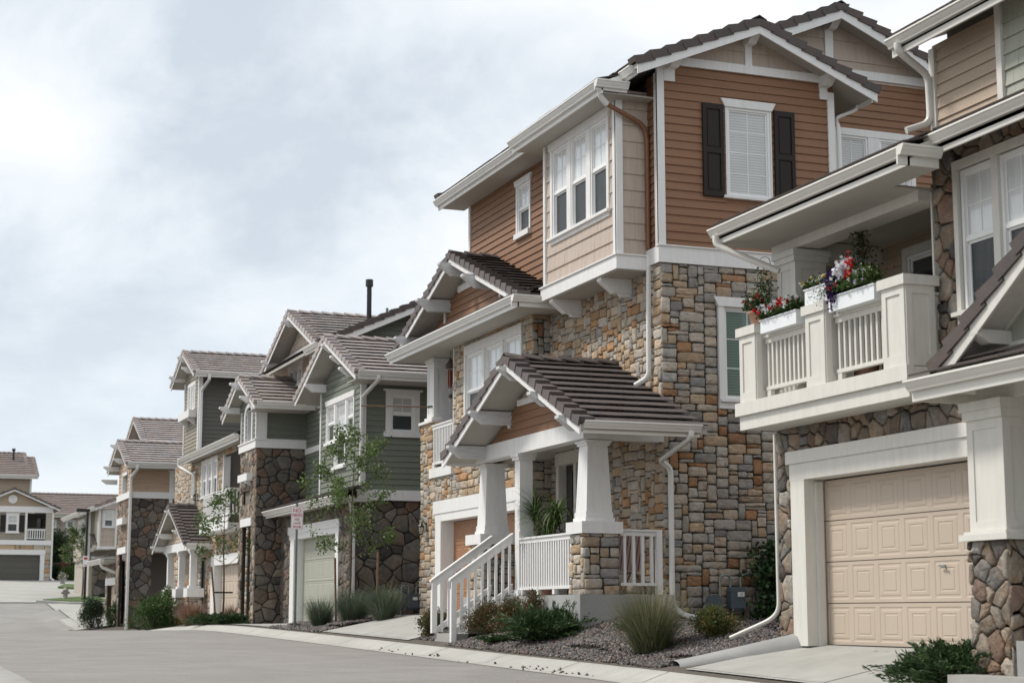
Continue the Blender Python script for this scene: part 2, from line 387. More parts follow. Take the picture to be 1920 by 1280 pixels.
def field(H, w, u0, u1, z0, z1, ops=(), s=.3, kind='field', h=.042, ext=(0, 0), back=True):
    if back: backing(H, w, u0, u1, z0, z1, ops, True)
    u0 -= ext[0]; u1 += ext[1]; pts = []; grid = {}
    nz = int((z1 - z0) / (s * .8)) + 3; nu = int((u1 - u0) / s) + 3
    for j in range(-1, nz):
        for i in range(-1, nu):
            if random.random() < .12: continue
            p = (u0 + (i + (j % 2) * .5 + random.uniform(-.42, .42)) * s, z0 + (j + random.uniform(-.40, .40)) * s * .8, random.uniform(-1, 1) * .30 * s * s)
            grid.setdefault((int((p[0] - u0) // s), int((p[1] - z0) // s)), []).append(p); pts.append(p)
    mb = MB()
    for p in pts:
        r = 1.5 * s; poly = [(p[0] - r, p[1] - r), (p[0] + r, p[1] - r), (p[0] + r, p[1] + r), (p[0] - r, p[1] + r)]
        gx, gz = int((p[0] - u0) // s), int((p[1] - z0) // s)
        for a in range(-3, 4):
            for b in range(-3, 4):
                for q in grid.get((gx + a, gz + b), ()):
                    if q is p: continue
                    A, B = q[0] - p[0], q[1] - p[1]; C = (q[0] ** 2 + q[1] ** 2 - p[0] ** 2 - p[1] ** 2 + p[2] - q[2]) / 2
                    poly = clip(poly, A, B, C)
                    if len(poly) < 3: break
                if len(poly) < 3: break
            if len(poly) < 3: break
        for A, B, C in ((-1, 0, -u0), (1, 0, u1), (0, -1, -z0), (0, 1, z1)):
            if len(poly) >= 3: poly = clip(poly, A, B, C)
        for o in ops:
            if len(poly) < 3: break
            if min(q[0] for q in poly) < o[1] and max(q[0] for q in poly) > o[0] and min(q[1] for q in poly) < o[3] and max(q[1] for q in poly) > o[2]:
                best = []
                for A, B, C in ((1, 0, o[0]), (-1, 0, -o[1]), (0, 1, o[2]), (0, -1, -o[3])):
                    t = clip(poly, A, B, C)
                    if len(t) >= 3:
                        ar = abs(sum(t[k][0] * t[(k + 1) % len(t)][1] - t[(k + 1) % len(t)][0] * t[k][1] for k in range(len(t))))
                        if not best or ar > best[0]: best = [ar, t]
                poly = best[1] if best else []
        if len(poly) >= 3:
            ar = abs(sum(poly[k][0] * poly[(k + 1) % len(poly)][1] - poly[(k + 1) % len(poly)][0] * poly[k][1] for k in range(len(poly)))) / 2
            if ar > .0025: stone(mb, w, poly, .011, h, pal(kind), .08)
    return mb.build('stone_cladding', FIELD, H, recalc=False)

# ------------------------------------------------------------------ roofs
TC = dict(dark=(.062, .048, .042), mid=(.088, .072, .066), pale=(.31, .275, .255), far=(.21, .17, .15))  # pale: sky glare at a low angle is put into this tile colour
def tcol(k, a=.18): return jit(TC[k], a)
def tiles(mb, O, e, s, n, L, S, kind, exp=.335, tw=.31, lf=None, rf=None, lift=.082, th=.020):
    """separate flat tiles laid in courses up a slope; the lower end of each floats over the one below"""
    O, e, s, n = Vector(O), Vector(e), Vector(s), Vector(n); i = 0; t = -.03
    while t < S - .05:
        t1 = min(t + exp + .07, S); a = lf(t) if lf else 0; b = rf(t) if rf else L; x = a - (tw / 2 if i % 2 else 0)
        while x < b - .02:
            p, q = max(x, a) + .003, min(x + tw, b) - .003
            if q - p > .03:
                l0 = lift + random.uniform(-.003, .003); l1 = .024
                c = O + e * p + s * (t + random.uniform(-.0025, .0025)); ex = e * (q - p); es = s * (t1 - t)
                A = [c + n * (l0 - th), c + ex + n * (l0 - th), c + ex + es + n * (l1 - th), c + es + n * (l1 - th)]
                B = [c + n * l0, c + ex + n * l0, c + ex + es + n * l1, c + es + n * l1]
                mb.mesh(A + B, [(4, 5, 6, 7), (0, 1, 5, 4), (1, 2, 6, 5), (3, 0, 4, 7), (0, 3, 2, 1)], tcol(kind, .10))
            x += tw
        t += exp; i += 1
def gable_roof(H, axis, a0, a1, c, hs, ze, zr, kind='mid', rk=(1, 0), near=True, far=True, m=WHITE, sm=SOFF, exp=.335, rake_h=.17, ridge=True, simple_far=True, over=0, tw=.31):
    """ridge along axis from a0 to a1, ridge line at c; eaves at c-hs and c+hs. rk: rake trim at a0 / a1"""
    P = (lambda a, b, z: Vector((a, b, z))) if axis == 'X' else (lambda a, b, z: Vector((b, a, z)))
    roof = MB(); deck = MB(); S = math.hypot(hs, zr - ze); eA = P(1, 0, 0)
    for sd, on in ((-1, near), (1, far)):
        if not on: continue
        s = (P(0, -sd * hs, zr - ze)).normalized(); n = s.cross(eA); n = n if n.z > 0 else -n
        O = P(a0, c + sd * hs, ze)
        deck.prism([O, P(a1, c + sd * hs, ze), P(a1, c, zr), P(a0, c, zr)], (0, 0, -.09))
        tiles(roof, O + eA * .1 if rk[0] else O, eA, s, n, a1 - a0 - .1 * rk[0] - .1 * rk[1], S, kind, exp, tw)
        for end, sg in ((a0, 1), (a1, -1)):
            if not rk[0 if sg == 1 else 1]: continue
            Q = P(end, c + sd * hs, ze) - eA * sg * .028
            rake = MB(); rake.prism([Q, Q + s * S, Q + s * S + Vector((0, 0, -rake_h)), Q + Vector((0, 0, -rake_h))], eA * sg * .028); rake.build('rake_board', m, H)
            t = -.04
            while t < S - .02:      # rake tiles: L-shaped caps stepping up the edge
                ln = min(exp + .05, S - t + .03); l0, l1 = .135 + random.uniform(-.004, .008), .07; col = tuple(c * 1.18 for c in tcol(kind, .12))
                base = P(end, c + sd * hs, ze) - eA * sg * .055 + s * t
                k = -eA * sg * .014; A = [base + k + n * (l0 - .16), base + s * ln + n * (l1 - .13), base + s * ln + n * l1, base + k + n * l0]
                roof.prism(A, eA * sg * .03, col)
                base = base + eA * sg * .017; T = [base + n * (l0 - .10), base + s * (ln - .03) + n * (l1 - .06), base + s * (ln - .03) + n * l1, base + n * l0]
                roof.prism(T, eA * sg * .25, col)
                t += exp
    if ridge:
        t = 0; Lr = a1 - a0
        while t < Lr - .05:
            ln = min(.40, Lr - t); col = tcol(kind, .14); sl = (zr - ze) / hs
            for sd in (-1, 1):
                h0, h1 = .15, .10
                q = [P(a0 + t - .04, c, zr + h0), P(a0 + t + ln, c, zr + h1), P(a0 + t + ln, c + sd * .15, zr + h1 - sl * .15 - .015), P(a0 + t - .04, c + sd * .15, zr + h0 - sl * .15 - .015)]
                roof.prism(q, (0, 0, -.022), col)
            t += .36
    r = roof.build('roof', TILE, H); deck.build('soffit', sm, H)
    return r
def gutter(H, p, q, out, m=GUTW, fascia=.2, fm=None, size=1.0):
    """K-profile gutter from p to q (top back edge), 'out' = outward unit; fascia board below"""
    p, q, o = Vector(p), Vector(q), Vector(out); k = size
    prof = [(0, 0), (.115, 0), (.118, -.022), (.10, -.035), (.088, -.06), (.062, -.095), (.055, -.115), (0, -.115)]
    mb = MB(); mb.prism([p + o * a * k + Vector((0, 0, z * k)) for a, z in prof], q - p); g = mb.build('gutter', m, H)
    if fascia:
        d = (q - p); f = MB(); f.prism([p + o * -.03 + Vector((0, 0, -.03)), p + Vector((0, 0, -.03)), p + Vector((0, 0, -.03 - fascia)), p + o * -.03 + Vector((0, 0, -.03 - fascia))], d)
        f.build('fascia_board', fm or m, H)
    return g
def smooth_path(pts, r=.12, k=4):
    pts = [Vector(p) for p in pts]; out = [pts[0]]
    for i in range(1, len(pts) - 1):
        a, b, c = pts[i - 1], pts[i], pts[i + 1]; ra = min(r, (a - b).length * .45); rc = min(r, (c - b).length * .45)
        A = b + (a - b).normalized() * ra; C = b + (c - b).normalized() * rc
        for j in range(k + 1):
            t = j / k; out.append(A * (1 - t) ** 2 + b * 2 * t * (1 - t) + C * t * t)
    return out + [pts[-1]]
def pipe(H, pts, m=GUTW, w=.042, name='downspout', r=.12):
    mb = MB(); mb.tube(smooth_path(pts, r), w, 8, rect=(w, w * .8)); return mb.build(name, m, H)
def bracket(H, w, u, z, L=.6, h=.24, th=.14, m=WOODG, name='bracket', d0=0):
    """outlooker timber: flat top, slanted cut end"""
    mb = MB(); prof = [(d0, z), (L, z), (L, z - .05), (L - h * 1.1, z - h), (d0, z - h)]
    mb.prism([w.p(u - th / 2, zz, d) for d, zz in prof], Vector(w.p(u + th / 2, 0, 0)) - Vector(w.p(u - th / 2, 0, 0))); return mb.build(name, m, H)

# ------------------------------------------------------------------ windows and doors
def window(H, w, u0, u1, z0, z1, style='dh', up=CURTAIN, lo=SCREEN, d=.0, grid=(2, 2), fr=.045):
    """sash window in an opening (u0..u1, z0..z1): frame with sub-parts"""
    f = MB(); df = d + .012
    for a, b, c, e in ((u0, u0 + fr, z0, z1), (u1 - fr, u1, z0, z1), (u0 + fr, u1 - fr, z0, z0 + fr), (u0 + fr, u1 - fr, z1 - fr, z1)): w.box(f, a, b, c, e, d - .09, df + .012)
    a, b = u0 + fr, u1 - fr; zm = (z0 + z1) / 2; s = .03
    if style == 'dh':
        w.box(f, a, b, zm - .022, zm + .022, d - .05, df); spans = [(zm + .022, z1 - fr, d - .02, up, True), (z0 + fr, zm - .022, d - .035, lo, False)]
    else: spans = [(z0 + fr, z1 - fr, d - .02, up, True)]
    for c, e, dd, m, g in spans:
        for x0, x1, y0, y1 in ((a, a + s, c, e), (b - s, b, c, e), (a + s, b - s, c, c + s), (a + s, b - s, e - s, e)): w.box(f, x0, x1, y0, y1, dd - .015, dd + .014)
        if g:
            for i in range(1, grid[0]): x = a + (b - a) * i / grid[0]; w.box(f, x - .008, x + .008, c + s, e - s, dd - .01, dd + .005)
            for i in range(1, grid[1]): y = c + (e - c) * i / grid[1]; w.box(f, a + s, b - s, y - .008, y + .008, dd - .01, dd + .0035)
    o = f.build('window', SASH, H)
    for c, e, dd, m, g in spans:
        pn = MB(); w.box(pn, a + .01, b - .01, c + .01, e - .01, dd - .012, dd - .002); pn.build('pane', m, o)
    return o
def casing(H, w, u0, u1, z0, z1, t=.09, d=.045, head='flare', hh=.15, sill=.05, ext=.05, m=WHITE, apron=.0, bars=()):
    """casing round a window opening; head board, side boards and sill"""
    mb = MB(); w.box(mb, u0 - t, u0, z0 - .0, z1, -.02, d); w.box(mb, u1, u1 + t, z0, z1, -.02, d)
    for a, b in bars: w.box(mb, a, b, z0, z1, -.05, d - .004)
    if head == 'flare':
        q = Vector(w.p(0, 0, d + .02)) - Vector(w.p(0, 0, -.02))
        mb.prism([w.p(u0 - t - .01, z1, -.02), w.p(u1 + t + .01, z1, -.02), w.p(u1 + t + .09, z1 + hh, -.02), w.p(u0 - t - .09, z1 + hh, -.02)], q)
    elif head == 'cap':
        w.box(mb, u0 - t, u1 + t, z1, z1 + hh, -.02, d + .004); w.box(mb, u0 - t - .07, u1 + t + .07, z1 + hh, z1 + hh + .05, -.02, d + .05)
    else: w.box(mb, u0 - t, u1 + t, z1, z1 + hh, -.02, d + .004)
    o = mb.build('window_casing', m, H)
    sl = MB(); w.box(sl, u0 - t - ext, u1 + t + ext, z0 - sill, z0 - .001, -.02, d + .055)
    if apron: w.box(sl, u0 - t, u1 + t, z0 - sill - apron, z0 - sill - .001, -.02, d)
    sl.build('sill', m, o)
    return o
def garage_door(H, w, u0, u1, z0, z1, d, m, cols=8, rows=4, handle=None, detail=True):
    mb = MB(); dz = (z1 - z0) / rows; du = (u1 - u0) / cols
    for j in range(rows):
        a, b = z0 + j * dz + .006, z0 + (j + 1) * dz - .006
        if not detail: w.box(mb, u0, u1, a, b, d - .04, d); continue
        w.box(mb, u0, u1, a, b, d - .05, d - .03)
        rings = [(0, 0), (.045, 0), (.058, -.007), (.075, -.007), (.09, -.001), (.150, 0), (.160, -.006), (.172, -.006), (.182, 0)]
        for i in range(cols):
            p, q = u0 + i * du, u0 + (i + 1) * du; prev = None
            for k, (ins, dd) in enumerate(rings):
                iz = ins if ins < .1 else ins * .82
                r = [w.p(p + ins, a + iz, d + dd), w.p(q - ins, a + iz, d + dd), w.p(q - ins, b - iz, d + dd), w.p(p + ins, b - iz, d + dd)]
                if prev:
                    for c in range(4): mb.quad(prev[c], prev[(c + 1) % 4], r[(c + 1) % 4], r[c])
                prev = r
            mb.quad(*prev)
        w.box(mb, u0, u1, b - .001, b + .004, d - .04, d - .012)
    if not detail:
        for j in range(rows):
            for i in range(cols):
                p = u0 + i * du + .07; w.box(mb, p, p + du - .14, z0 + j * dz + .09, z0 + (j + 1) * dz - .09, d, d + .008)
    o = mb.build('garage_door', m, H)
    if handle:
        h = MB(); h.tube([w.p(handle[0], handle[1], d), w.p(handle[0], handle[1], d + .05)], .016); h.tube([w.p(handle[0] - .06, handle[1] - .01, d + .045), w.p(handle[0] + .06, handle[1] + .01, d + .045)], .012); h.build('handle', GREYM, o)
    return o
def railing(H, w, u0, u1, z0, z1, d, m=WHITE, step=.125, bw=.042, top=.11, name='railing', skip=(), feet=True):
    """straight railing in a wall frame: top and bottom rails with balusters as sub-parts"""
    mb = MB(); w.box(mb, u0, u1, z1 - top, z1 - .035, d - .03, d + .03); w.box(mb, u0 - .01, u1 + .01, z1 - .034, z1, d - .055, d + .055)
    o = mb.build(name, m, H); b = MB(); w.box(b, u0, u1, z0 + .09, z0 + .14, d - .035, d + .035); b.build('bottom_rail', m, o)
    if feet:
        n = max(1, int((u1 - u0) / .7))
        for i in range(n + 1): x = u0 + .07 + (u1 - u0 - .14) * i / n; b = MB(); w.box(b, x - .05, x + .05, z0, z0 + .089, d - .03, d + .03); b.build('rail_block', m, o)
    n = max(1, int(round((u1 - u0) / step)))
    for i in range(n):
        x = u0 + (i + .5) * (u1 - u0) / n; b = MB(); w.box(b, x - bw / 2, x + bw / 2, z0 + .1401, z1 - top - .0001, d - bw / 2, d + bw / 2); b.build('baluster', m, o)
    return o
def box_column(H, cx, cy, wd, z0, z1, m=WHITE, base=.14, capz=.16, panel_in=True, name='column', taper=0):
    """square clad column with base, stepped cap and framed faces"""
    h = wd / 2; t = h - taper; mb = MB()
    def sq(hh, z): return [(cx - hh, cy - hh, z), (cx + hh, cy - hh, z), (cx + hh, cy + hh, z), (cx - hh, cy + hh, z)]
    def fr(a, za, b, zb):
        A, B = sq(a, za), sq(b, zb); mb.mesh(A + B, [(0, 1, 5, 4), (1, 2, 6, 5), (2, 3, 7, 6), (3, 0, 4, 7), (0, 3, 2, 1), (4, 5, 6, 7)])
    q_ = .02 if taper else .05; fr(h + q_, z0, h + q_, z0 + base)
    if taper: fr(h, z0 + base, h, z0 + base + .1); fr(h - .015, z0 + base + .1, t, z1 - capz)
    else: fr(h - .012, z0 + base, h - .012, z1 - capz)
    fr(t + .03, z1 - capz, t + .03, z1 - capz * .5); fr(t + .055, z1 - capz * .5, t + .055, z1)
    if panel_in and not taper:      # raised stiles and rails on the two visible faces
        for ww, cc, u in ((W('S', cx - h + .012), 0, cy), (W('N', cy - h + .012), 0, cx)):
            k = min(.1, wd * .2); a, b = z0 + base, z1 - capz
            for q in ((u - h, u - h + k, a, b), (u + h - k, u + h, a, b), (u - h + k, u + h - k, a, a + k), (u - h + k, u + h - k, b - k, b)): ww.box(mb, *q, 0, .013)
    return mb.build(name, m, H)
def lantern(H, w, u, z):
    mb = MB(); w.box(mb, u - .05, u + .05, z - .02, z + .16, .03, .06); p = lambda a, b, c: w.p(a, c, b)
    mb.tube([w.p(u, z + .1, .05), w.p(u, z + .2, .12), w.p(u, z + .12, .18)], .012)
    c = w.p(u, z, .18); mb.lathe(c[0], c[1], [(.02, z + .14), (.075, z + .08), (.08, z + .06), (.07, z + .05)], 6, smooth=False)
    mb.lathe(c[0], c[1], [(.045, z - .12), (.05, z - .10), (.02, z - .1)], 6, smooth=False)
    for k in range(6):
        a = k * math.pi / 3; mb.tube([(c[0] + .045 * math.cos(a), c[1] + .045 * math.sin(a), z - .1), (c[0] + .07 * math.cos(a), c[1] + .07 * math.sin(a), z + .06)], .006, 4)
    o = mb.build('wall_lantern', BLACKM, H); g = MB(); g.lathe(c[0], c[1], [(.038, z - .1), (.06, z + .05)], 6, smooth=False); g.build('lantern_glass', LANG, o)

# ------------------------------------------------------------------ terrain
def interp(P, x):
    if x <= P[0][0]: return P[0][1]
    for i in range(len(P) - 1):
        if x <= P[i + 1][0]:
            (x0, y0), (x1, y1) = P[i], P[i + 1]; h = x1 - x0; t = (x - x0) / h
            m0 = (y1 - P[i - 1][1]) / (x1 - P[i - 1][0]) if i else (y1 - y0) / h
            m1 = (P[i + 2][1] - y0) / (P[i + 2][0] - x0) if i + 2 < len(P) else (y1 - y0) / h
            return y0 * (2 * t ** 3 - 3 * t * t + 1) + m0 * h * (t ** 3 - 2 * t * t + t) + y1 * (3 * t * t - 2 * t ** 3) + m1 * h * (t ** 3 - t * t)
    return P[-1][1]
ZR = [(-400, -4), (0, -1.32), (22, -.88), (24.6, -.84), (32.5, -.705), (42.7, -.545), (50, -.47), (58, -.58), (70, -.95), (80, -1.1), (88, -.8), (97, 0), (104, .6), (118, 1.45), (134, 2.4), (160, 3.6), (500, 9)]
ZF = [(-400, -4), (0, -.8), (14, -.45), (20.6, -.42), (23, -.34), (27, -.16), (33, -.06), (39, -.06), (43, -.2), (50, -.3), (56, -.4), (65, -.5), (80, -.7), (92, -.1), (104, .75), (118, 1.6), (134, 2.4), (160, 3.6), (500, 9)]
zroad = lambda y: interp(ZR, y); zfl = lambda y: interp(ZF, y)
EX0, EX1 = 9.6, 10.3          # road edge and back of the kerb
def ground(x, y):
    r = zroad(y)
    if y > 97: return r
    if x <= 2.1: return r + (.12 if x > -.5 else .12 + (-.5 - x) * .01)
    if x <= 2.25: return r + .12 * (2.25 - x) / .15
    if x <= EX0: return r
    if x <= EX0 + .28: return r - .0 + .01 * (x - EX0) / .28
    if x <= EX1: return r + .01 + .15 * (x - EX0 - .28) / (EX1 - EX0 - .28)
    rb, f = r + .16, zfl(y)
    if x < 12.2: return rb + (f - rb) * (x - EX1) / (12.2 - EX1)
    return f
GX = [-400, -150, -60, -25, -10, -4, -.5, .5, 1.5, 2.1, 2.25, 3, 4, 5, 6, 7, 8, 9, 9.6, 9.88, 10.3, 10.7, 11.1, 11.5, 11.9, 12.2, 13, 14, 16, 20, 30, 60, 150, 400]
GY = [-60, -20, 0, 8] + [12 + .5 * i for i in range(246)] + [140, 150, 160, 200, 300, 500]
def sheet(name, m, x0, x1, y0, y1, lift=.0, kind='structure', loc=None, xs=None):
    X = sorted({x0, x1, *[x for x in (xs or GX) if x0 < x < x1]}); Y = sorted({y0, y1, *[y for y in GY if y0 < y < y1]})
    mb = MB(); n = len(X)
    vs = [(x, y, ground(x, y) + lift) for y in Y for x in X]
    fs = [(j * n + i, j * n + i + 1, (j + 1) * n + i + 1, (j + 1) * n + i) for j in range(len(Y) - 1) for i in range(n - 1)]
    mb.mesh(vs, fs, None, True); o = mb.build(name, m, None, root=(x0, y0, 0), recalc=False); o['kind'] = kind; return o
sheet('ground', SOIL, -400, 400, -60, 500)
sheet('road', ASPH, 2.25, EX0, -20, 86, .004)
struct(sheet('cross_road', ASPH2, -60, 11.0, 86, 104, .004))
sheet('pavement', CONC, -.5, 2.25, -20, 84, .004)
sheet('sidewalk', CONC, 11.0, 12.9, 84, 103, .05)
def kerb():      # kerb cast in 3 m lengths with joints
    y = 0; k = 0
    mb = MB()
    while y < 84:
        y1 = y + 2.97; X = [9.6, 9.88, 10.0, 10.15, 10.3, 10.42]; Y = [y, y + 1, y + 2, y1]
        Z = lambda x, yy: ground(min(x, 10.3), yy) + .006 - (.0 if x < 10.3 else .008)
        n = len(X); mb.mesh([(x, yy, Z(x, yy)) for yy in Y for x in X], [(j * n + i, j * n + i + 1, (j + 1) * n + i + 1, (j + 1) * n + i) for j in range(3) for i in range(n - 1)], None, True)
        y += 3
    struct(mb.build('kerb', CURB, None, root=(9.6, 0, 0), recalc=False))
    j = MB()
    for k in range(1, 28):
        y = k * 3 - .015; j.mesh([(x, y + dy, ground(min(x, 10.3), y) + .003) for dy in (-.02, .02) for x in (9.6, 9.88, 10.3, 10.42)], [(0, 1, 5, 4), (1, 2, 6, 5), (2, 3, 7, 6)])
    j.mesh([(x, y, ground(9.6, y) + .0085) for y in range(0, 86, 2) for x in (9.565, 9.605)], [(2 * i, 2 * i + 1, 2 * i + 3, 2 * i + 2) for i in range(42)]); struct(j.build('kerb_joint', mat('joint_dark', (.16, .155, .145), .9), None, root=(9.6, 0, 0), recalc=False))  # darker joint strips; the long one is gutter dirt along the road edge
kerb()
def driveway(y0, y1, x1=12.6, joints=()):
    sheet('driveway', CONC, 10.38, x1, y0, y1, .02)
    mb = MB()
    for y in joints: mb.mesh([(x, y + dy, ground(x, y) + .0235) for dy in (-.012, .012) for x in (10.44, 11.1, 12.0)], [(0, 1, 4, 3), (1, 2, 5, 4)])
    for dx in (0,): mb.mesh([(10.44 + d, y, ground(10.44, y) + .0235) for d in (0, .025) for y in (y0, (y0 + y1) / 2, y1)], [(0, 1, 4, 3), (1, 2, 5, 4)])
    struct(mb.build('driveway_joint', mat('joint_dark'), None, root=(10.4, y0, 0), recalc=False))
driveway(13.2, 20.75, joints=(17.4,)); driveway(32.75, 39.3, 12.9, (36,)); driveway(44.6, 51.0, 12.4, (47.8,)); driveway(58.5, 65.5, 13, (62,)); driveway(85, 92, 13)
def hump():      # rounded concrete edge that divides the planting bed from the near driveway
    mb = MB(); pts = []
    for i in range(13):
        t = i / 12; x = 10.5 + 1.55 * t; y = 21.35 - .75 * t ** .8; pts.append((x, y))
    prof = [(-.20, -.05), (-.19, .06), (-.12, .16), (0, .20), (.10, .17), (.17, .06), (.18, -.05)]
    vs = [(x, y + a, ground(x, y) + b * (.35 + .65 * i / 12) + .01) for i, (x, y) in enumerate(pts) for a, b in prof]
    n = len(prof); fs = [(i * n + k, i * n + k + 1, (i + 1) * n + k + 1, (i + 1) * n + k) for i in range(12) for k in range(n - 1)] + [tuple(range(12 * n, 13 * n))]
    mb.mesh(vs, fs, None, True); tag(mb.build('concrete_kerb', FOUND, None, root=(10.5, 21.2, -.7)), 'rounded grey concrete kerb between the planting bed and the beige garage driveway', 'kerb')
hump()
# far court: concrete apron, lawn islands
def patch(name, m, pts, lift, side=.0):
    mb = MB(); vs = [(x, y, ground(x, y) + lift) for x, y in pts]; mb.poly(vs)
    if side:
        for i in range(len(vs)): a, b = vs[i], vs[(i + 1) % len(vs)]; mb.quad(a, b, (b[0], b[1], b[2] - side), (a[0], a[1], a[2] - side))
    return struct(mb.build(name, m, None, root=(pts[0][0], pts[0][1], 0)))
for i in range(6): patch('apron', CONC, [(-30, 104 + i * 5), (17, 104 + i * 5), (17, 109 + i * 5), (-30, 109 + i * 5)], .05)
patch('island_kerb', CONC, [(10.5, 104.0), (12.2, 102.6), (17, 101.9), (19, 103), (18.5, 107.6), (13.5, 107.7), (12.2, 106.6)], .17, .2)
patch('lawn', LAWN, [(10.9, 104.2), (12.4, 103.0), (14.6, 102.7), (14.4, 107.2), (13.6, 107.3), (12.4, 106.2)], .22, .06)
patch('lawn', LAWN, [(13.6, 121), (15, 119.4), (22, 118.5), (22, 123), (17, 126), (14.4, 124.5)], .18, .1)

# ------------------------------------------------------------------ house A : tan house on the right
def house_tan():
    H = thing('townhouse', 'tan sided townhouse with fieldstone walls, beige garage door and flower filled balcony', 'house', (12, 17, -.42))
    S = W('S', 12.0); g0 = (15.35, 20.3, -.45, 1.78)
    field(H, S, 9.5, 20.98, -.6, 2.75, [(14.9, 20.66, -.45, 2.14)], s=.225, ext=(0, .03))
    field(H, S, 9.5, 17.1, 2.85, 5.55, [(13.9, 16.68, 3.3, 5.24)], s=.23, ext=(0, .03))
    fn = W('N', 12.0)
    bx(H, 'wall_core', CORE, 12.4, 20, 8, 20.93, -.6, 2.8); bx(H, 'wall_core', CORE, 13.3, 20, 8, 20.93, 2.8, 5.5); bx(H, 'wall_core', CORE, 12.3, 13.3, 8, 17.0, 2.8, 5.5); bx(H, 'wall_core', CORE, 12.6, 20, 8, 17.6, 5.4, 7.3)
    bx(H, 'side_wall', TAN, 12.02, 20, 20.93, 20.97, -.6, 5.2)
    # garage door, deep white jambs
    D = W('S', 12.24)
    garage_door(H, D, 15.38, 20.26, -.405, 1.76, 0, DOORG, 8, 4, handle=(17.55, .56))
    mb = MB(); S.box(mb, 20.26, 20.62, -.42, 1.775, -.3, .06); o = mb.build('garage_jamb', CREAM, H)
    bx(H, 'door_stop', CREAM, 12.1, 12.2, 20.21, 20.259, -.42, 1.74)
    bx(H, 'weather_strip', mat('rubber', (.02, .02, .02), .8), 12.19, 12.23, 15.38, 20.2, -.43, -.404)
    mb = MB(); S.box(mb, 14.9, 20.64, 1.776, 2.0, -.3, .06); S.box(mb, 14.9, 20.70, 2.001, 2.17, -.02, .085); mb.build('garage_header', CREAM, H)
    # balcony
    DB = W('S', 11.45)
    bx(H, 'balcony_floor', CREAM, 11.5, 13.2, 17.05, 21.06, 2.5, 2.84)
    bx(H, 'fascia_board', CREAM, 11.452, 11.5, 17.0, 21.1, 2.49, 2.68); bx(H, 'fascia_board', CREAM, 11.40, 11.5, 16.96, 21.14, 2.681, 2.86)
    bx(H, 'fascia_board', CREAM, 11.5, 12.02, 16.97, 17.05, 2.49, 2.845)
    for y0, y1, x1, zt in ((20.62, 21.06, 11.85, 3.90), (18.82, 19.28, 11.85, 3.92), (17.03, 17.5, 11.86, 3.94)):
        mb = MB(); mb.box(11.46, x1, y0, y1, 2.861, zt - .12); mb.box(11.41, x1 + .05, y0 - .05, y1 + .05, zt - .12, zt)
        for ww, a, b in ((W('S', 11.46), y0, y1), (W('N', y0), 11.46, x1)):
            k = .085
            for q in ((a, a + k, 2.862, zt - .121), (b - k, b, 2.862, zt - .121), (a + k, b - k, 2.862, 3.0), (a + k, b - k, zt - .22, zt - .121)): ww.box(mb, *q, 0, .018)
        mb.build('balcony_post', CREAM, H)
    railing(H, DB, 19.33, 20.57, 2.9, 3.74, -.16, CREAM, step=.118); railing(H, DB, 17.54, 18.77, 2.9, 3.74, -.16, CREAM, step=.118)
    railing(H, W('N', 17.12), 11.9, 12.0, 2.86, 3.76, 0, CREAM, step=.06, feet=False)
    # recess behind the balcony
    siding(H, W('S', 13.2), 17.1, 20.95, 2.84, 5.1, [(18.45, 19.5, 3.5, 4.75)], TAN)
    window(H, W('S', 13.2), 18.45, 19.5, 3.5, 4.75, 'dh', GLASS, GLASS); casing(H, W('S', 13.2), 18.45, 19.5, 3.5, 4.75, m=CREAM, head='flat', hh=.12)
    siding(H, W('N', 17.11), 12.0, 13.2, 2.84, 5.1, (), TAN)
    bx(H, 'corner_board', CREAM, 11.95, 12.05, 17.13, 17.16, 2.84, 5.0)
    mb = MB(); mb.box(11.02, 13.15, 17.12, 20.86, 5.01, 5.04); mb.box(11.02, 11.42, 16.22, 17.12, 5.01, 5.04); mb.build('porch_ceiling', SOFF, H)
    mb = MB(); mb.box(11.78, 12.12, 17.16, 20.7, 4.88, 5.009); mb.box(12.125, 13.2, 20.1, 20.45, 4.76, 4.998); mb.build('beam', CREAM, H)
    box_column(H, 12.0, 20.28, .48, 2.85, 4.86, CREAM)
    # lower roof over the balcony and the stone bay
    mb = MB()
    for (x0, z0, y0, y1) in ((11.0, 5.2, 16.2, 20.88), (11.4, 5.37, 9, 16.2)):
        tiles(mb, (x0, y0, z0 + .03), (0, 1, 0), (.922, 0, .387), (-.387, 0, .922), y1 - y0, 3.0 if y0 > 10 else 1.25, 'dark', lf=lambda t: 0)
    mb.build('roof', TILE, H)
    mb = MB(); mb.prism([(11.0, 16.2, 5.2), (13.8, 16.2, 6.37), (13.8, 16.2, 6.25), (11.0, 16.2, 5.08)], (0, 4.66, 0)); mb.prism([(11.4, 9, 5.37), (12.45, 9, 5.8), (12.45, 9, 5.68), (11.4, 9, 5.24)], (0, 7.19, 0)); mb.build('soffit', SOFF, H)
    gutter(H, (11.0, 16.2, 5.23), (11.0, 20.9, 5.23), (-1, 0, 0), GUTC, .19, size=1.0); gutter(H, (10.87, 16.2, 5.23), (11.42, 16.2, 5.23), (0, -1, 0), GUTC, .19, size=1.0)
    gutter(H, (11.4, 9, 5.40), (11.4, 16.32, 5.40), (-1, 0, 0), GUTC, .19, size=1.0)
    mb = MB(); mb.prism([(11.0, 20.86, 5.2), (13.8, 20.86, 6.37), (13.8, 20.86, 6.2), (11.0, 20.86, 5.03)], (0, .03, 0)); mb.build('rake_board', CREAM, H)
        # upper storey
    U = W('S', 12.45); siding(H, U, 16.3, 17.7, 5.6, 7.05, (), TAN)
    bx(H, 'corner_board', CREAM, 12.40, 12.5, 17.62, 17.73, 5.9, 7.0); bx(H, 'corner_board', CREAM, 12.34, 12.45, 16.2, 16.3, 5.75, 7.2)
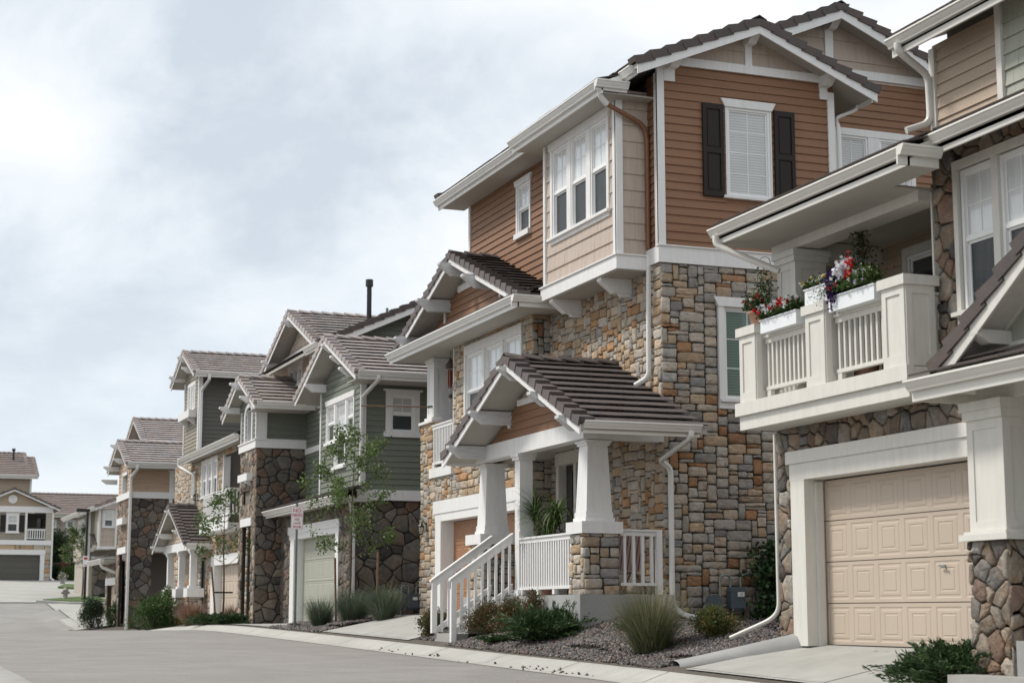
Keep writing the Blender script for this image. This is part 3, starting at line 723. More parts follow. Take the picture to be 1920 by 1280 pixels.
    siding(H, W('S', 12.40), 13.5, 16.2, 5.7, 8.2, (), GREYSH, shake=True, exp=.19)
    mb = MB(); tiles(mb, (11.95, 15.6, 7.1), (0, 1, 0), (.922, 0, .387), (-.387, 0, .922), 2.2, 2.5, 'dark'); mb.build('roof', TILE, H)
    mb = MB(); mb.prism([(11.95, 15.6, 7.07), (14.8, 15.6, 8.2), (14.8, 15.6, 8.1), (11.95, 15.6, 6.96)], (0, 2.2, 0)); mb.build('soffit', SOFF, H)
    gutter(H, (11.95, 15.0, 7.1), (11.95, 17.85, 7.1), (-1, 0, 0), GUTC, .19, size=1.0)
    bracket(H, W('S', 12.4), 15.45, 7.25, .75, .2, .16, CREAM)
    pipe(H, [(11.88, 17.62, 7.0), (11.88, 17.62, 6.9), (12.37, 17.7, 6.66), (12.38, 17.7, 6.05), (12.05, 17.75, 5.93)], GUTC, .045)
    pipe(H, [(10.93, 20.72, 5.12), (10.93, 20.72, 4.98), (11.55, 20.1, 4.55)], GUTC, .045)
    # front windows
    for a, b in ((15.95, 16.58), (15.18, 15.83), (14.4, 15.06)): window(H, S, a, b, 3.46, 5.12, 'dh', CURTAIN, SCREEN, d=.0)
    casing(H, S, 14.4, 16.60, 3.45, 5.14, t=.08, d=.07, m=CREAM, head='flat', hh=.1, apron=.1, bars=((15.83, 15.95), (15.06, 15.18)))
    # entry porch on the right
    field(H, W('S', 10.85), 14.48, 15.08, -.7, .74, (), s=.23, ext=(.03, .03)); field(H, W('N', 14.48), 10.85, 11.45, -.7, .74, (), s=.23, ext=(.03, 0))
    bx(H, 'pier_core', CORE, 10.9, 11.45, 14.5, 15.06, -.7, .74)
    box_column(H, 11.14, 14.78, .60, .74, 2.16, CREAM, base=.09, capz=.19)
    bx(H, 'pier_cap', CREAM, 10.76, 11.52, 14.38, 15.18, .735, .80)
    mb = MB(); mb.box(10.95, 11.35, 9.5, 15.05, 2.161, 2.30); mb.build('beam', CREAM, H)
    gutter(H, (10.42, 9, 2.42), (10.42, 15.42, 2.42), (-1, 0, 0), GUTC, .19, size=1.0)
    mb = MB(); mb.box(10.43, 12.0, 9, 15.4, 2.30, 2.33); mb.box(10.43, 12, 15.37, 15.4, 2.2, 2.42); mb.build('porch_ceiling', CREAM, H)
    mb = MB(); tiles(mb, (10.42, 9.2, 2.42), (0, 1, 0), (.922, 0, .387), (-.387, 0, .922), 6.2, .62, 'mid'); mb.build('roof', TILE, H)
    gable_roof(H, 'X', 10.66, 12.0, 12.7, 2.6, 2.52, 4.25, 'dark', (1, 0), m=CREAM, sm=CREAM, exp=.36, rake_h=.2)
    mb = MB(); w = W('S', 11.05); mb.prism([w.p(10.3, 2.6, 0), w.p(15.0, 2.6, 0), w.p(12.7, 4.15, 0)], (.1, 0, 0)); mb.build('gable_wall', GREYSH, H)
    mb = MB(); w.box(mb, 10.4, 15.0, 2.6, 2.74, 0, .03); mb.prism([w.p(15.0, 2.6, .001), w.p(15.0, 2.78, .001), w.p(12.7, 4.3, .001), w.p(12.7, 4.12, .001)], (-.03, 0, 0)); mb.build('gable_trim', CREAM, H)
    bracket(H, w, 14.62, 2.86, .42, .14, .16, CREAM)
    # corner downspout with the long splash leg
    pipe(H, [(11.97, 21.05, 2.45), (11.97, 21.05, .05), (11.88, 21.12, -.08), (11.42, 21.45, -.33)], GUTC, .030)
    mb = MB(); mb.box(10.72, 11.5, 12.5, 14.25, -1.0, -.26); mb.build('entry_step', FOUND, H); mb = MB(); mb.box(10.40, 10.716, 12.0, 14.95, -1.1, -.60); mb.build('entry_step', CONC, H)
    bx(H, 'porch_slab', CONC, 10.95, 12.0, 9, 14.4, -.7, -.1)
    return H
house_tan()

# ------------------------------------------------------------------ house B : brown house
def house_brown():
    H = thing('townhouse', 'brown sided townhouse with squared ledge stone walls, dark shutters and a gabled porch', 'house', (13.2, 27.1, -.15))
    S = W('S', 13.2); N = W('N', 27.1); G = W('S', 12.80)
    door = (30.5, 31.95, .3, 3.14)
    ledge(H, S, 27.1, 32.2, -.4, 6.12, [door], kind='ledge_warm', ext=(.035, 0))
    sw = (14.3, 15.5, 3.58, 5.5)
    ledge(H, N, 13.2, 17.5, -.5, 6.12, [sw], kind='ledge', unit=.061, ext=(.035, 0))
    gar = (32.95, 37.85, -.2, 2.12); win = (32.72, 36.25, 3.96, 5.9); rec = (37.05, 38.45, 3.2, 6.1)
    ledge(H, G, 32.2, 39.4, -.4, 6.0, [gar, win, (37.05, 38.5, 3.12, 6.1), (38.4, 39.4, 4.46, 6.1), (32.5, 38.25, -.2, 2.54)], kind='ledge_warm', ext=(.035, .03))
    ledge(H, W('N', 32.2), 12.8, 13.2, -.3, 6.0, (), kind='ledge', ext=(.035, 0))
    ledge(H, W('N', 37.0), 13.0, 14.2, 3.2, 6.0, (), kind='ledge')
    bx(H, 'wall_core', CORE, 13.5, 21, 27.25, 39.2, -.5, 3.2); bx(H, 'wall_core', CORE, 13.5, 21, 27.25, 37.0, 3.2, 6.4); bx(H, 'wall_core', CORE, 13.1, 13.5, 32.5, 39.2, 2.3, 3.2)
    bx(H, 'wall_core', CORE, 13.4, 16.7, 27.3, 37.0, 6.3, 9.7); bx(H, 'wall_core', CORE, 16.7, 21, 28.7, 37.0, 3.2, 9.9); bx(H, 'wall_core', CORE, 12.9, 13.3, 32.4, 36.9, 6.0, 6.6)
    bx(H, 'side_wall', BROWN, 12.95, 21, 39.2, 39.3, -.4, 3.2)
    # third storey
    siding(H, S, 27.1, 27.6, 6.4, 9.62, (), BROWN); siding(H, S, 30.95, 37.15, 6.4, 9.6, [(33.3, 34.1, 8.02, 9.12)], BROWN)
    siding(H, N, 13.2, 16.8, 6.4, 9.78, [(14.52, 15.45, 7.42, 9.12)], BROWN)
    siding(H, N, 13.2, 16.8, 9.78, 10.55, (), SHAKE, gable=(15.0, .42, 10.5), shake=True, exp=.4, name='gable_shakes')
    siding(H, W('N', 28.5), 16.8, 21, 3.3, 10.4, [(17.68, 18.44, 8.1, 9.3), (18.66, 19.42, 8.1, 9.3)], BROWN)
    siding(H, W('N', 28.5), 16.4, 21, 10.4, 11.8, (), SHAKE, gable=(17.6, .42, 11.62), shake=True, exp=.4, name='gable_shakes')
    # trims
    for n, a in (('corner_board', (13.14, 13.2, 27.06, 27.2, 6.41, 9.6)), ('corner_board', (13.14, 13.28, 27.05, 27.1, 6.41, 9.78)), ('corner_board', (16.66, 16.8, 27.05, 27.1, 6.41, 9.6)),
                 ('corner_board', (13.15, 13.2, 37.07, 37.17, 6.3, 9.55)), ('belt_course', (13.12, 13.2, 27.1, 27.6, 6.12, 6.41)), ('belt_course', (13.119, 16.9, 27.02, 27.0995, 6.12, 6.41)),
                 ('belt_course', (13.10, 16.92, 26.99, 27.1, 6.411, 6.435)), ('tie_beam', (13.2, 16.8, 27.03, 27.1, 9.76, 9.92)), ('king_post', (14.94, 15.08, 27.04, 27.1, 9.921, 10.4)),
                 ('tie_beam', (16.2, 20.0, 28.43, 28.5, 10.45, 10.62)), ('king_post', (17.5, 17.68, 28.44, 28.5, 10.621, 11.5))): bx(H, n, WHITE, *a)
    # gable outlookers facing the camera
    for u, z in ((13.42, 9.93), (15.0, 10.55), (16.58, 9.93)): bracket(H, N, u, z, .5, .26, .17, WHITE)
    bx(H, 'bracket_plate', WHITE, 13.28, 13.5, 27.045, 27.1, 9.45, 9.76); bx(H, 'bracket_plate', WHITE, 16.5, 16.66, 27.045, 27.1, 9.45, 9.76)
    bracket(H, W('N', 28.5), 17.6, 11.62, .5, .26, .17, WHITE)
    # bay with three windows
    B = W('S', 12.6); bw = (27.98, 30.62, 7.2, 8.98)
    siding(H, B, 27.56, 31.0, 6.3, 9.3, [bw], SHAKE, shake=True, exp=.30, name='bay_shakes'); siding(H, W('N', 27.56), 12.6, 13.2, 6.3, 9.35, (), SHAKE, shake=True, exp=.30, name='bay_shakes')
    bx(H, 'corner_board', WHITE, 12.53, 12.6, 27.52, 27.67, 6.31, 9.25); bx(H, 'corner_board', WHITE, 12.53, 12.66, 27.50, 27.56, 6.31, 9.25); bx(H, 'corner_board', WHITE, 12.54, 12.6, 30.93, 31.02, 6.31, 9.25)
    bx(H, 'belt_course', WHITE, 12.5, 13.2, 27.46, 31.06, 6.04, 6.285); bx(H, 'belt_course', WHITE, 12.47, 13.2, 27.43, 31.09, 6.286, 6.312); bx(H, 'bay_floor', SOFF, 12.55, 13.2, 27.5, 31, 6.02, 6.038)
    for u in (28.35, 30.65):
        mb = MB(); mb.prism([(13.2, u - .09, 6.02), (12.55, u - .09, 6.02), (12.55, u - .09, 5.97), (12.82, u - .09, 5.76), (13.2, u - .09, 5.76)], (0, .18, 0)); mb.prism([(13.2, u - .05, 5.76), (12.92, u - .05, 5.76), (12.98, u - .05, 5.70), (13.2, u - .05, 5.70)], (0, .10, 0)); mb.build('bracket', WHITE, H)
    for a, b in ((29.86, 30.6), (28.93, 29.67), (28.0, 28.74)): window(H, B, a, b, 7.22, 8.96, 'dh', CURTAIN, SCREEN)
    casing(H, B, 28.0, 30.6, 7.22, 8.96, t=.1, hh=.17, apron=.08, bars=((29.67, 29.86), (28.74, 28.93)))
    window(H, S, 33.35, 34.05, 8.05, 9.1, 'dh', CURTAIN, SCREEN); casing(H, S, 33.35, 34.05, 8.05, 9.1, t=.07, hh=.14, sill=.12, ext=0)
    # shuttered window on the camera side
    window(H, N, 14.54, 15.43, 7.44, 9.10, 'fixed', BLIND, grid=(2, 4)); casing(H, N, 14.54, 15.43, 7.44, 9.10, t=.03, hh=.15, ext=.07)
    for a, b in ((14.04, 14.46), (15.51, 15.93)):
        mb = MB(); N.box(mb, a, b, 7.40, 9.12, .025, .05)
        for q in ((a, a + .07, 7.4, 9.12), (b - .07, b, 7.4, 9.12), (a + .07, b - .07, 7.4, 7.5), (a + .07, b - .07, 8.2, 8.3), (a + .07, b - .07, 9.02, 9.12)): N.box(mb, *q, .05, .075)
        for z0, z1 in ((7.53, 8.17), (8.33, 8.99)): N.box(mb, a + .1, b - .1, z0, z1, .05, .062)
        mb.build('shutter', SHUT, H)
    for a, b in ((17.7, 18.42), (18.68, 19.4)): window(H, W('N', 28.5), a, b, 8.12, 9.28, 'fixed', BLIND, grid=(2, 2))
    casing(H, W('N', 28.5), 17.7, 19.4, 8.12, 9.28, t=.1, head='flat', hh=.14, bars=((18.42, 18.68),))
    window(H, N, 14.4, 15.4, 3.74, 5.40, 'fixed', GBLIND, grid=(2, 3)); casing(H, N, 14.4, 15.4, 3.74, 5.40, t=.12, hh=.17, d=.08, ext=0, apron=.12)
    # windows over the garage
    for a, b in ((35.08, 36.18), (33.92, 34.95), (32.78, 33.8)): window(H, G, a, b, 4.04, 5.70, 'dh', CURTAIN, SCREEN)
    casing(H, G, 32.78, 36.18, 4.04, 5.70, t=.07, d=.07, head='flat', hh=.2, bars=((34.95, 35.08), (33.8, 33.92)))
    # recessed balcony
    bx(H, 'balcony_floor', CREAM, 12.78, 14.2, 37.0, 39.3, 3.1, 3.2); bx(H, 'fascia_board', WHITE, 12.70, 12.80, 37.02, 38.6, 3.12, 3.34)
    siding(H, W('S', 14.2), 37.0, 39.3, 3.2, 6.0, (), DARKT)
    railing(H, W('S', 12.78), 37.05, 38.5, 3.34, 4.36, .0, WHITE, step=.115)
    box_column(H, 13.06, 38.85, .5, 4.46, 5.98, WHITE, base=.12, capz=.12); bx(H, 'pier_cap', WHITE, 12.7, 13.42, 38.42, 39.42, 4.44, 4.5)
    ledge(H, W('N', 38.42), 12.8, 13.3, 3.1, 4.44, (), kind='ledge_warm', ext=(.03, 0)); bx(H, 'pier_core', CORE, 12.85, 13.3, 38.44, 39.36, 3.1, 4.44)
    bx(H, 'corner_board', WHITE, 12.75, 12.85, 37.0, 37.04, 3.34, 6.0)
    bx(H, 'porch_ceiling', SOFF, 12.12, 14.2, 31.25, 39.7, 5.99, 6.02)
    # garage
    DG = W('S', 13.05); garage_door(H, DG, 32.98, 37.8, -.08, 2.08, 0, DOORB, 8, 4)
    mb = MB(); G.box(mb, 37.8, 38.2, -.2, 2.09, -.3, .07); mb.build('garage_jamb', WHITE, H); mb = MB(); G.box(mb, 32.6, 32.98, -.2, 2.09, -.3, .07); mb.build('garage_jamb', WHITE, H)
    mb = MB(); G.box(mb, 32.5, 38.22, 2.091, 2.27, -.3, .07); G.box(mb, 32.5, 38.32, 2.271, 2.56, -.02, .09); mb.build('garage_header', WHITE, H)
    lantern(H, G, 38.9, 1.95)
    # street gable over the windows
    gw = W('S', 12.6); siding(H, gw, 31.6, 39.0, 6.2, 7.17, (), BROWN, gable=(35.3, .385, 7.57), name='gable_siding')
    siding(H, gw, 31.6, 39.0, 7.17, 7.62, (), SHAKE, gable=(35.3, .385, 7.57), shake=True, exp=.34, name='gable_shakes')
    mb = MB(); gw.box(mb, 34.45, 36.15, 7.10, 7.24, .02, .06); mb.build('tie_beam', WHITE, H); mb = MB(); gw.box(mb, 35.22, 35.36, 7.241, 7.5, .02, .055); mb.build('king_post', WHITE, H)
    for y in (33.5, 37.1): mb = MB(); gw.box(mb, y - .05, y + .05, 6.55, 6.85, .02, .05); mb.build('bracket_plate', WHITE, H)
    gable_roof(H, 'X', 12.08, 13.2, 35.3, 4.15, 6.14, 7.74, 'mid', (1, 0))
    mb = MB(); tiles(mb, (12.06, 31.2, 6.16), (0, 1, 0), (.93, 0, .36), (-.36, 0, .93), 8.4, .6, 'mid'); mb.build('roof', TILE, H)
    bx(H, 'eave_deck', WHITE, 12.08, 12.6, 31.2, 39.7, 6.03, 6.13)
    for y, z in ((35.3, 7.58), (36.85, 7.04), (33.75, 7.04), (38.5, 6.42)): bracket(H, gw, y, z, .80, .27, .18, WOODG)
    gutter(H, (12.05, 31.15, 6.16), (12.05, 39.7, 6.16), (-1, 0, 0), GUTW, .19, size=1.15); gutter(H, (11.92, 31.15, 6.16), (13.18, 31.15, 6.16), (0, -1, 0), GUTW, .19, size=1.15)
    # main roof, bay eave, rear gable
    gable_roof(H, 'Y', 26.62, 37.6, 15.0, 2.45, 9.56, 10.59, 'dark', (1, 1), exp=.34, rake_h=.2)
    gutter(H, (12.58, 26.75, 9.55), (12.58, 27.35, 9.55), (-1, 0, 0), GUTW, .14, size=1.1); gutter(H, (12.58, 31.4, 9.55), (12.58, 37.7, 9.55), (-1, 0, 0), GUTW, .19, size=1.15)
    mb = MB(); mb.prism([(12.1, 27.2, 9.33), (12.6, 27.2, 9.54), (12.6, 27.2, 9.44), (12.1, 27.2, 9.23)], (0, 4.3, 0)); mb.build('eave_deck', WHITE, H)
    mb = MB(); tiles(mb, (12.1, 27.2, 9.34), (0, 1, 0), (.922, 0, .387), (-.387, 0, .922), 4.3, .6, 'dark'); mb.build('roof', TILE, H)
    gutter(H, (12.1, 27.15, 9.34), (12.1, 31.55, 9.34), (-1, 0, 0), GUTW, .19, size=1.15); gutter(H, (11.97, 27.15, 9.34), (12.6, 27.15, 9.34), (0, -1, 0), GUTW, .14, size=1.1)
    bx(H, 'eave_soffit', SOFF, 12.12, 13.2, 27.2, 31.5, 9.14, 9.16); bx(H, 'eave_soffit', SOFF, 12.62, 13.2, 31.5, 37.6, 9.36, 9.38)
    gable_roof(H, 'Y', 28.0, 37.6, 17.6, 3.2, 10.3, 11.68, 'dark', (1, 0), exp=.34, rake_h=.22)
    gutter(H, (17.45, 26.75, 9.58), (17.45, 28.4, 9.58), (1, 0, 0), GUTW, .15)
    pipe(H, [(12.12, 27.28, 9.24), (12.14, 27.3, 9.10), (12.30, 27.35, 8.98)], GUTW, .05); pipe(H, [(12.30, 27.35, 8.98), (13.05, 27.46, 8.72), (13.13, 27.47, 8.5), (13.13, 27.47, 6.43)], COPPER, .046, r=.2)
    pipe(H, [(13.12, 27.44, 6.30), (13.10, 27.44, 4.12), (12.9, 27.6, 3.98)], GUTW, .045)
    pipe(H, [(17.4, 27.2, 9.46), (17.35, 27.2, 9.36), (16.92, 27.25, 9.18), (16.88, 27.05, 8.95), (16.88, 27.02, 6.45)], GUTW, .042)
    # porch
    def pier(y0, y1, x1):
        ledge(H, W('S', 11.63), y0, y1, .3, 1.34, (), kind='ledge_warm', ext=(.03, .0)); ledge(H, W('N', y0), 11.63, x1, .3, 1.34, (), kind='ledge', ext=(.03, 0))
        bx(H, 'pier_core', CORE, 11.66, x1, y0 + .03, y1, .3, 1.34); bx(H, 'pier_cap', WHITE, 11.55, x1 + .05, y0 - .08, y1 + .05, 1.34, 1.54)
    pier(26.95, 27.52, 12.26); pier(31.95, 32.7, 12.3)
    box_column(H, 11.93, 27.24, .5, 1.54, 2.93, WHITE, base=.07, capz=.09, taper=.065); box_column(H, 11.95, 32.28, .5, 1.54, 2.93, WHITE, base=.07, capz=.09, taper=.065)
    box_column(H, 11.78, 30.14, .28, .33, 2.95, WHITE, base=.1, capz=.12, panel_in=False)
    mb = MB(); mb.box(11.6, 11.86, 26.9, 32.6, 2.94, 3.24); mb.build('beam', WHITE, H); mb = MB(); mb.box(11.86, 13.16, 27.0, 27.22, 2.94, 3.16); mb.build('beam', WHITE, H)
    bx(H, 'porch_ceiling', SOFF, 11.86, 13.15, 27.2, 32.2, 3.17, 3.2)
    pw = W('S', 11.66); siding(H, pw, 26.5, 31.5, 3.24, 3.86, (), BROWN, gable=(28.98, .4386, 4.37), name='gable_siding'); siding(H, pw, 26.9, 31.1, 3.86, 4.46, (), SHAKE, gable=(28.98, .4386, 4.37), shake=True, exp=.3, name='gable_shakes')
    mb = MB(); pw.box(mb, 28.0, 30.0, 3.82, 3.93, .02, .07); mb.build('tie_beam', WHITE, H); mb = MB(); pw.box(mb, 28.9, 29.05, 3.931, 4.33, .02, .06); mb.build('king_post', WHITE, H)
    gable_roof(H, 'X', 10.98, 13.25, 28.98, 3.42, 3.02, 4.52, 'mid', (1, 0), exp=.345)
    for y, z in ((28.98, 4.40), (30.5, 3.76), (31.75, 3.22), (27.46, 3.76), (26.2, 3.22)):
        bracket(H, pw, y, z, .84, .24, .17, WOODG)
        if 3.5 < z < 4: mb = MB(); pw.box(mb, y - .05, y + .05, z - .3, z - .22, .02, .05); mb.build('bracket_plate', WHITE, H)
    gutter(H, (11.02, 25.57, 3.08), (13.12, 25.57, 3.08), (0, -1, 0), GUTW, .17, size=1.1); gutter(H, (11.02, 32.4, 3.08), (12.8, 32.4, 3.08), (0, 1, 0), GUTW, .17)
    pipe(H, [(12.93, 25.5, 2.98), (12.93, 25.5, 2.86), (13.05, 26.95, 2.6), (13.28, 27.0, 2.5), (13.28, 27.0, .14), (13.36, 26.75, -.02), (13.62, 26.3, -.12)], GUTW, .047)
    bx(H, 'foundation', FOUND, 11.5, 13.25, 26.85, 32.75, -.8, .32)
    # front door with sidelight
    d = MB(); S.box(d, 31.0, 31.75, .36, 2.9, -.16, -.12)
    for z0, z1 in ((.5, 1.1), (1.2, 1.95), (2.05, 2.75)):
        for a in (31.08, 31.42): S.box(d, a, a + .26, z0, z1, -.12, -.10)
    d = d.build('front_door', DKDOOR, H); h = MB(); h.tube([S.p(31.1, 1.35, -.12), S.p(31.1, 1.35, -.05), S.p(31.2, 1.35, -.05)], .015); h.build('handle', GREYM, d)
    mb = MB()
    for q in ((31.75, 31.9, .33, 2.9), (30.88, 31.0, .33, 2.9), (30.5, 30.6, .33, 2.9), (30.5, 31.95, 2.9, 3.14), (30.6, 30.88, .33, .5), (30.6, 30.88, 1.3, 1.42)): S.box(mb, *q, -.15, .05)
    mb.build('door_frame', CREAM, H); mb = MB(); S.box(mb, 30.6, 30.88, 1.42, 2.9, -.1, -.08); mb.build('sidelight', GLASS, H)
    # porch railings and stairs
    railing(H, W('S', 11.68), 27.56, 30.0, .34, 1.38, 0, WHITE, step=.112, bw=.05)
    railing(H, W('N', 27.0), 12.3, 12.98, .38, 1.42, 0, WHITE, step=.165, bw=.05, feet=False); bx(H, 'rail_post', WHITE, 12.98, 13.08, 26.95, 27.05, .3, 1.42)
    st = MB()
    for i in range(5): st.box(10.52 + .27 * i, 11.52, 30.42, 31.55, -.75, -.36 + .17 * i) if i < 4 else None
    st.build('stair', CONC, H)
    for y in (30.4, 31.52):
        m = MB(); a, b = Vector((10.47, y, .60)), Vector((11.66, y, 1.46))
        m.prism([a + Vector((-.03, 0, 0)), b, b - Vector((0, 0, .15)), a - Vector((.03, 0, .15))], (0, .045, 0)); m.prism([a + Vector((-.05, -.04, .0)), b + Vector((0, -.04, .0)), b + Vector((0, -.04, .03)), a + Vector((-.05, -.04, .03))], (0, .12, 0))
        a2, b2 = Vector((10.53, y, -.27)), Vector((11.66, y, .55)); m.prism([a2, b2, b2 - Vector((0, 0, .12)), a2 - Vector((0, 0, .12))], (0, .045, 0))
        o = m.build('stair_railing', WHITE, H)
        q = MB(); q.box(10.44, 10.54, y - .05, y + .05, -.62 if y < 31 else -.36, .585); q.build('rail_post', WHITE, o)
        for i in range(8):
            x = 10.62 + i * .135; zt = .60 + (x - 10.47) * .7227 - .12; zb = -.38 + (x - 10.53) * .7257; q = MB(); q.box(x, x + .045, y - .045, y - .001, zb - .03, zt); q.build('baluster', WHITE, o)
    bx(H, 'rail_post', WHITE, 11.64, 11.76, 30.02, 30.14, .33, 1.5)
    return H
house_brown()

# ------------------------------------------------------------------ house C : green house
def house_green():
    H = thing('townhouse', 'sage green sided townhouse with dark fieldstone tower behind the no parking sign', 'house', (12.3, 43.8, -.3))
    S = W('S', 12.55); N = W('N', 43.7); G = W('S', 12.28)
    # main bay over the garage
    sw = (44.1, 47.35, 3.9, 5.8)
    wl = [(46.45, 47.3, 4.68, 5.78), (45.3, 46.45, 3.95, 5.78), (44.5, 45.3, 4.68, 5.78)]
    siding(H, S, 43.7, 47.95, 3.2, 6.3, wl, GREEN); siding(H, S, 43.7, 47.95, 6.3, 7.2, (), GREEN, gable=(45.75, .42, 7.2), name='gable_siding')
    siding(H, N, 12.55, 17, 3.2, 6.1, [(13.28, 13.98, 4.68, 5.72)], GREEN)
    for a, b, z in ((46.5, 47.25, 4.72), (45.35, 46.35, 3.98), (44.52, 45.2, 4.72)): window(H, S, a, b, z, 5.76, 'dh', BLIND, SCREEN)
    casing(H, S, 44.52, 47.25, 4.72, 5.76, t=.07, hh=.15, sill=.08, bars=((46.35, 46.5), (45.2, 45.35))); casing(H, S, 45.35, 46.35, 3.98, 4.62, t=.07, head='flat', hh=.001, sill=.08)
    window(H, N, 13.30, 13.96, 4.74, 5.72, 'dh', BLIND, SCREEN); casing(H, N, 13.30, 13.96, 4.74, 5.72, t=.14, head='cap', hh=.1, sill=.14)
    for a in ((12.49, 12.55, 43.66, 43.8, 3.2, 6.2), (12.49, 12.62, 43.64, 43.70, 3.2, 6.2), (12.5, 12.55, 47.87, 47.97, 3.2, 6.2)): bx(H, 'corner_board', WHITE, *a)
    bx(H, 'belt_course', WHITE, 12.4, 17, 43.6, 43.7, 2.93, 3.2)
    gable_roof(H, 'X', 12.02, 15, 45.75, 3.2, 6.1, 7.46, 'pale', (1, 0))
    for y, z in ((45.75, 7.30), (47.55, 6.42), (43.9, 6.42), (44.8, 6.85)): bracket(H, S, y, z, .62, .22, .2, WHITE)
    gutter(H, (12.06, 42.52, 6.16), (16, 42.52, 6.16), (0, -1, 0), GUTW, .18, size=1.1); bx(H, 'eave_soffit', SOFF, 12.1, 16, 42.55, 43.7, 5.97, 6.0)
    gutter(H, (12.3, 49.0, 6.16), (12.9, 49.0, 6.16), (0, 1, 0), GUTW, .15)
    pipe(H, [(12.6, 42.45, 6.05), (12.6, 42.45, 5.95), (12.48, 43.58, 5.6), (12.48, 43.58, 3.4)], GUTW, .05); pipe(H, [(12.2, 43.55, 3.0), (12.22, 43.55, 2.7), (12.3, 43.6, 2.5), (12.3, 43.6, .0)], GUTW, .05)
    # stone base
    gar = (44.75, 50.1, -.4, 2.48)
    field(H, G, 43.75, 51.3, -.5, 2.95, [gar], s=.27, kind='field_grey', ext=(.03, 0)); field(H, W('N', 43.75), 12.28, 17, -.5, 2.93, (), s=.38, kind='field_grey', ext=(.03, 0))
    bx(H, 'wall_core', CORE, 12.7, 18, 43.9, 55, -.5, 3.0); bx(H, 'wall_core', CORE, 12.8, 18, 43.9, 47.8, 3.0, 6.1); bx(H, 'wall_core', CORE, 13.2, 18, 47.8, 55, 3.0, 7.3)
    bx(H, 'far_wall', GREEN, 12.4, 18, 55.0, 55.1, -.5, 3.2)
    garage_door(H, W('S', 12.5), 45.05, 49.6, -.3, 2.12, 0, DOORC, 8, 4)
    mb = MB(); G.box(mb, 49.6, 50.05, -.4, 2.13, -.25, .07); mb.build('garage_jamb', WHITE, H); mb = MB(); G.box(mb, 44.75, 45.05, -.4, 2.13, -.25, .07); mb.build('garage_jamb', WHITE, H)
    mb = MB(); G.box(mb, 44.7, 50.2, 2.131, 2.28, -.25, .07); G.box(mb, 44.65, 50.3, 2.281, 2.5, -.02, .09); mb.build('garage_header', WHITE, H)
    # skirt roof over the garage
    mb = MB(); tiles(mb, (11.72, 43.3, 3.0), (0, 1, 0), (.95, 0, .312), (-.312, 0, .95), 7.9, .95, 'dark'); mb.build('roof', TILE, H)
    bx(H, 'eave_deck', SOFF, 11.75, 12.7, 43.3, 51.2, 2.86, 2.96); gutter(H, (11.72, 43.25, 3.0), (11.72, 51.2, 3.0), (-1, 0, 0), GUTC, .17, size=1.15)
    # recessed green wall beside the tower
    R2 = W('S', 12.95); siding(H, R2, 47.9, 51.3, 3.1, 6.3, (), GREEN); bx(H, 'belt_course', WHITE, 12.9, 12.95, 47.9, 51.3, 4.75, 4.92); siding(H, W('N', 47.95), 12.55, 12.95, 3.1, 6.3, (), GREEN)
    bx(H, 'shutter', mat('dark_red_shutter', (.07, .02, .02), .5), 12.9, 12.95, 48.3, 48.9, 4.95, 6.0)
    # tower
    T = W('S', 11.45); TN = W('N', 51.3); op = (51.75, 53.05, -.5, 2.62)
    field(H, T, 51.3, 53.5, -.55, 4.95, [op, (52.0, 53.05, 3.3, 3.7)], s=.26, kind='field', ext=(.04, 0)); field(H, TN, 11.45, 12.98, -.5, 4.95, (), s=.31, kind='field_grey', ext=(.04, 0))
    bx(H, 'wall_core', CORE, 11.55, 13, 51.42, 51.7, -.5, 6.0); bx(H, 'wall_core', CORE, 12.0, 13, 51.7, 53.5, -.5, 6.0); bx(H, 'wall_core', CORE, 11.5, 12.0, 51.7, 53.4, 2.7, 5.0)
    mb = MB(); T.box(mb, 51.6, 53.1, 2.62, 2.86, -.02, .09); mb.build('lintel', WHITE, H); mb = MB(); T.box(mb, 51.7, 53.0, 3.98, 4.2, 0, .22); mb.build('ledge', WHITE, H)
    for y in (52.0, 52.7): bracket(H, T, y, 3.98, .2, .14, .1, WHITE)
    bx(H, 'belt_course', WHITE, 11.37, 13.0, 51.22, 53.6, 4.93, 5.16); bx(H, 'belt_course', WHITE, 11.34, 13.0, 51.19, 53.62, 5.161, 5.2)
    siding(H, T, 51.3, 53.5, 5.2, 6.25, [(51.95, 52.85, 5.2, 6.25)], GREEN); siding(H, TN, 11.45, 12.95, 5.2, 6.2, (), GREEN)
    siding(H, T, 51.0, 53.8, 6.25, 6.9, (), GREEN, gable=(52.4, .42, 7.0), name='gable_siding')
    bx(H, 'window', GLASS, 11.6, 11.62, 51.95, 52.85, 5.2, 6.25); bx(H, 'window_jamb', WHITE, 11.45, 11.75, 52.78, 52.85, 5.2, 6.2)
    mb = MB()
    for i in range(8):
        a0, a1 = math.pi * i / 8, math.pi * (i + 1) / 8; c, r = 52.4, .45
        mb.prism([T.p(c + (r) * math.cos(a), 6.05 + .22 * math.sin(a), 0) if k == 0 else T.p(c + (r + .12) * math.cos(a), 6.05 + .34 * math.sin(a), 0) for k, a in ((0, a0), (0, a1), (1, a1), (1, a0))], (-.06, 0, 0))
    T.box(mb, 51.83, 51.95, 5.2, 6.05, 0, .06); T.box(mb, 52.85, 52.97, 5.2, 6.05, 0, .06); mb.build('arched_casing', WHITE, H)
    for a in ((11.39, 11.45, 51.26, 51.38, 5.2, 6.2), (11.38, 11.72, 51.24, 51.3, 5.2, 6.2), (11.4, 11.45, 53.42, 53.5, 5.2, 6.2)): bx(H, 'corner_board', WHITE, *a)
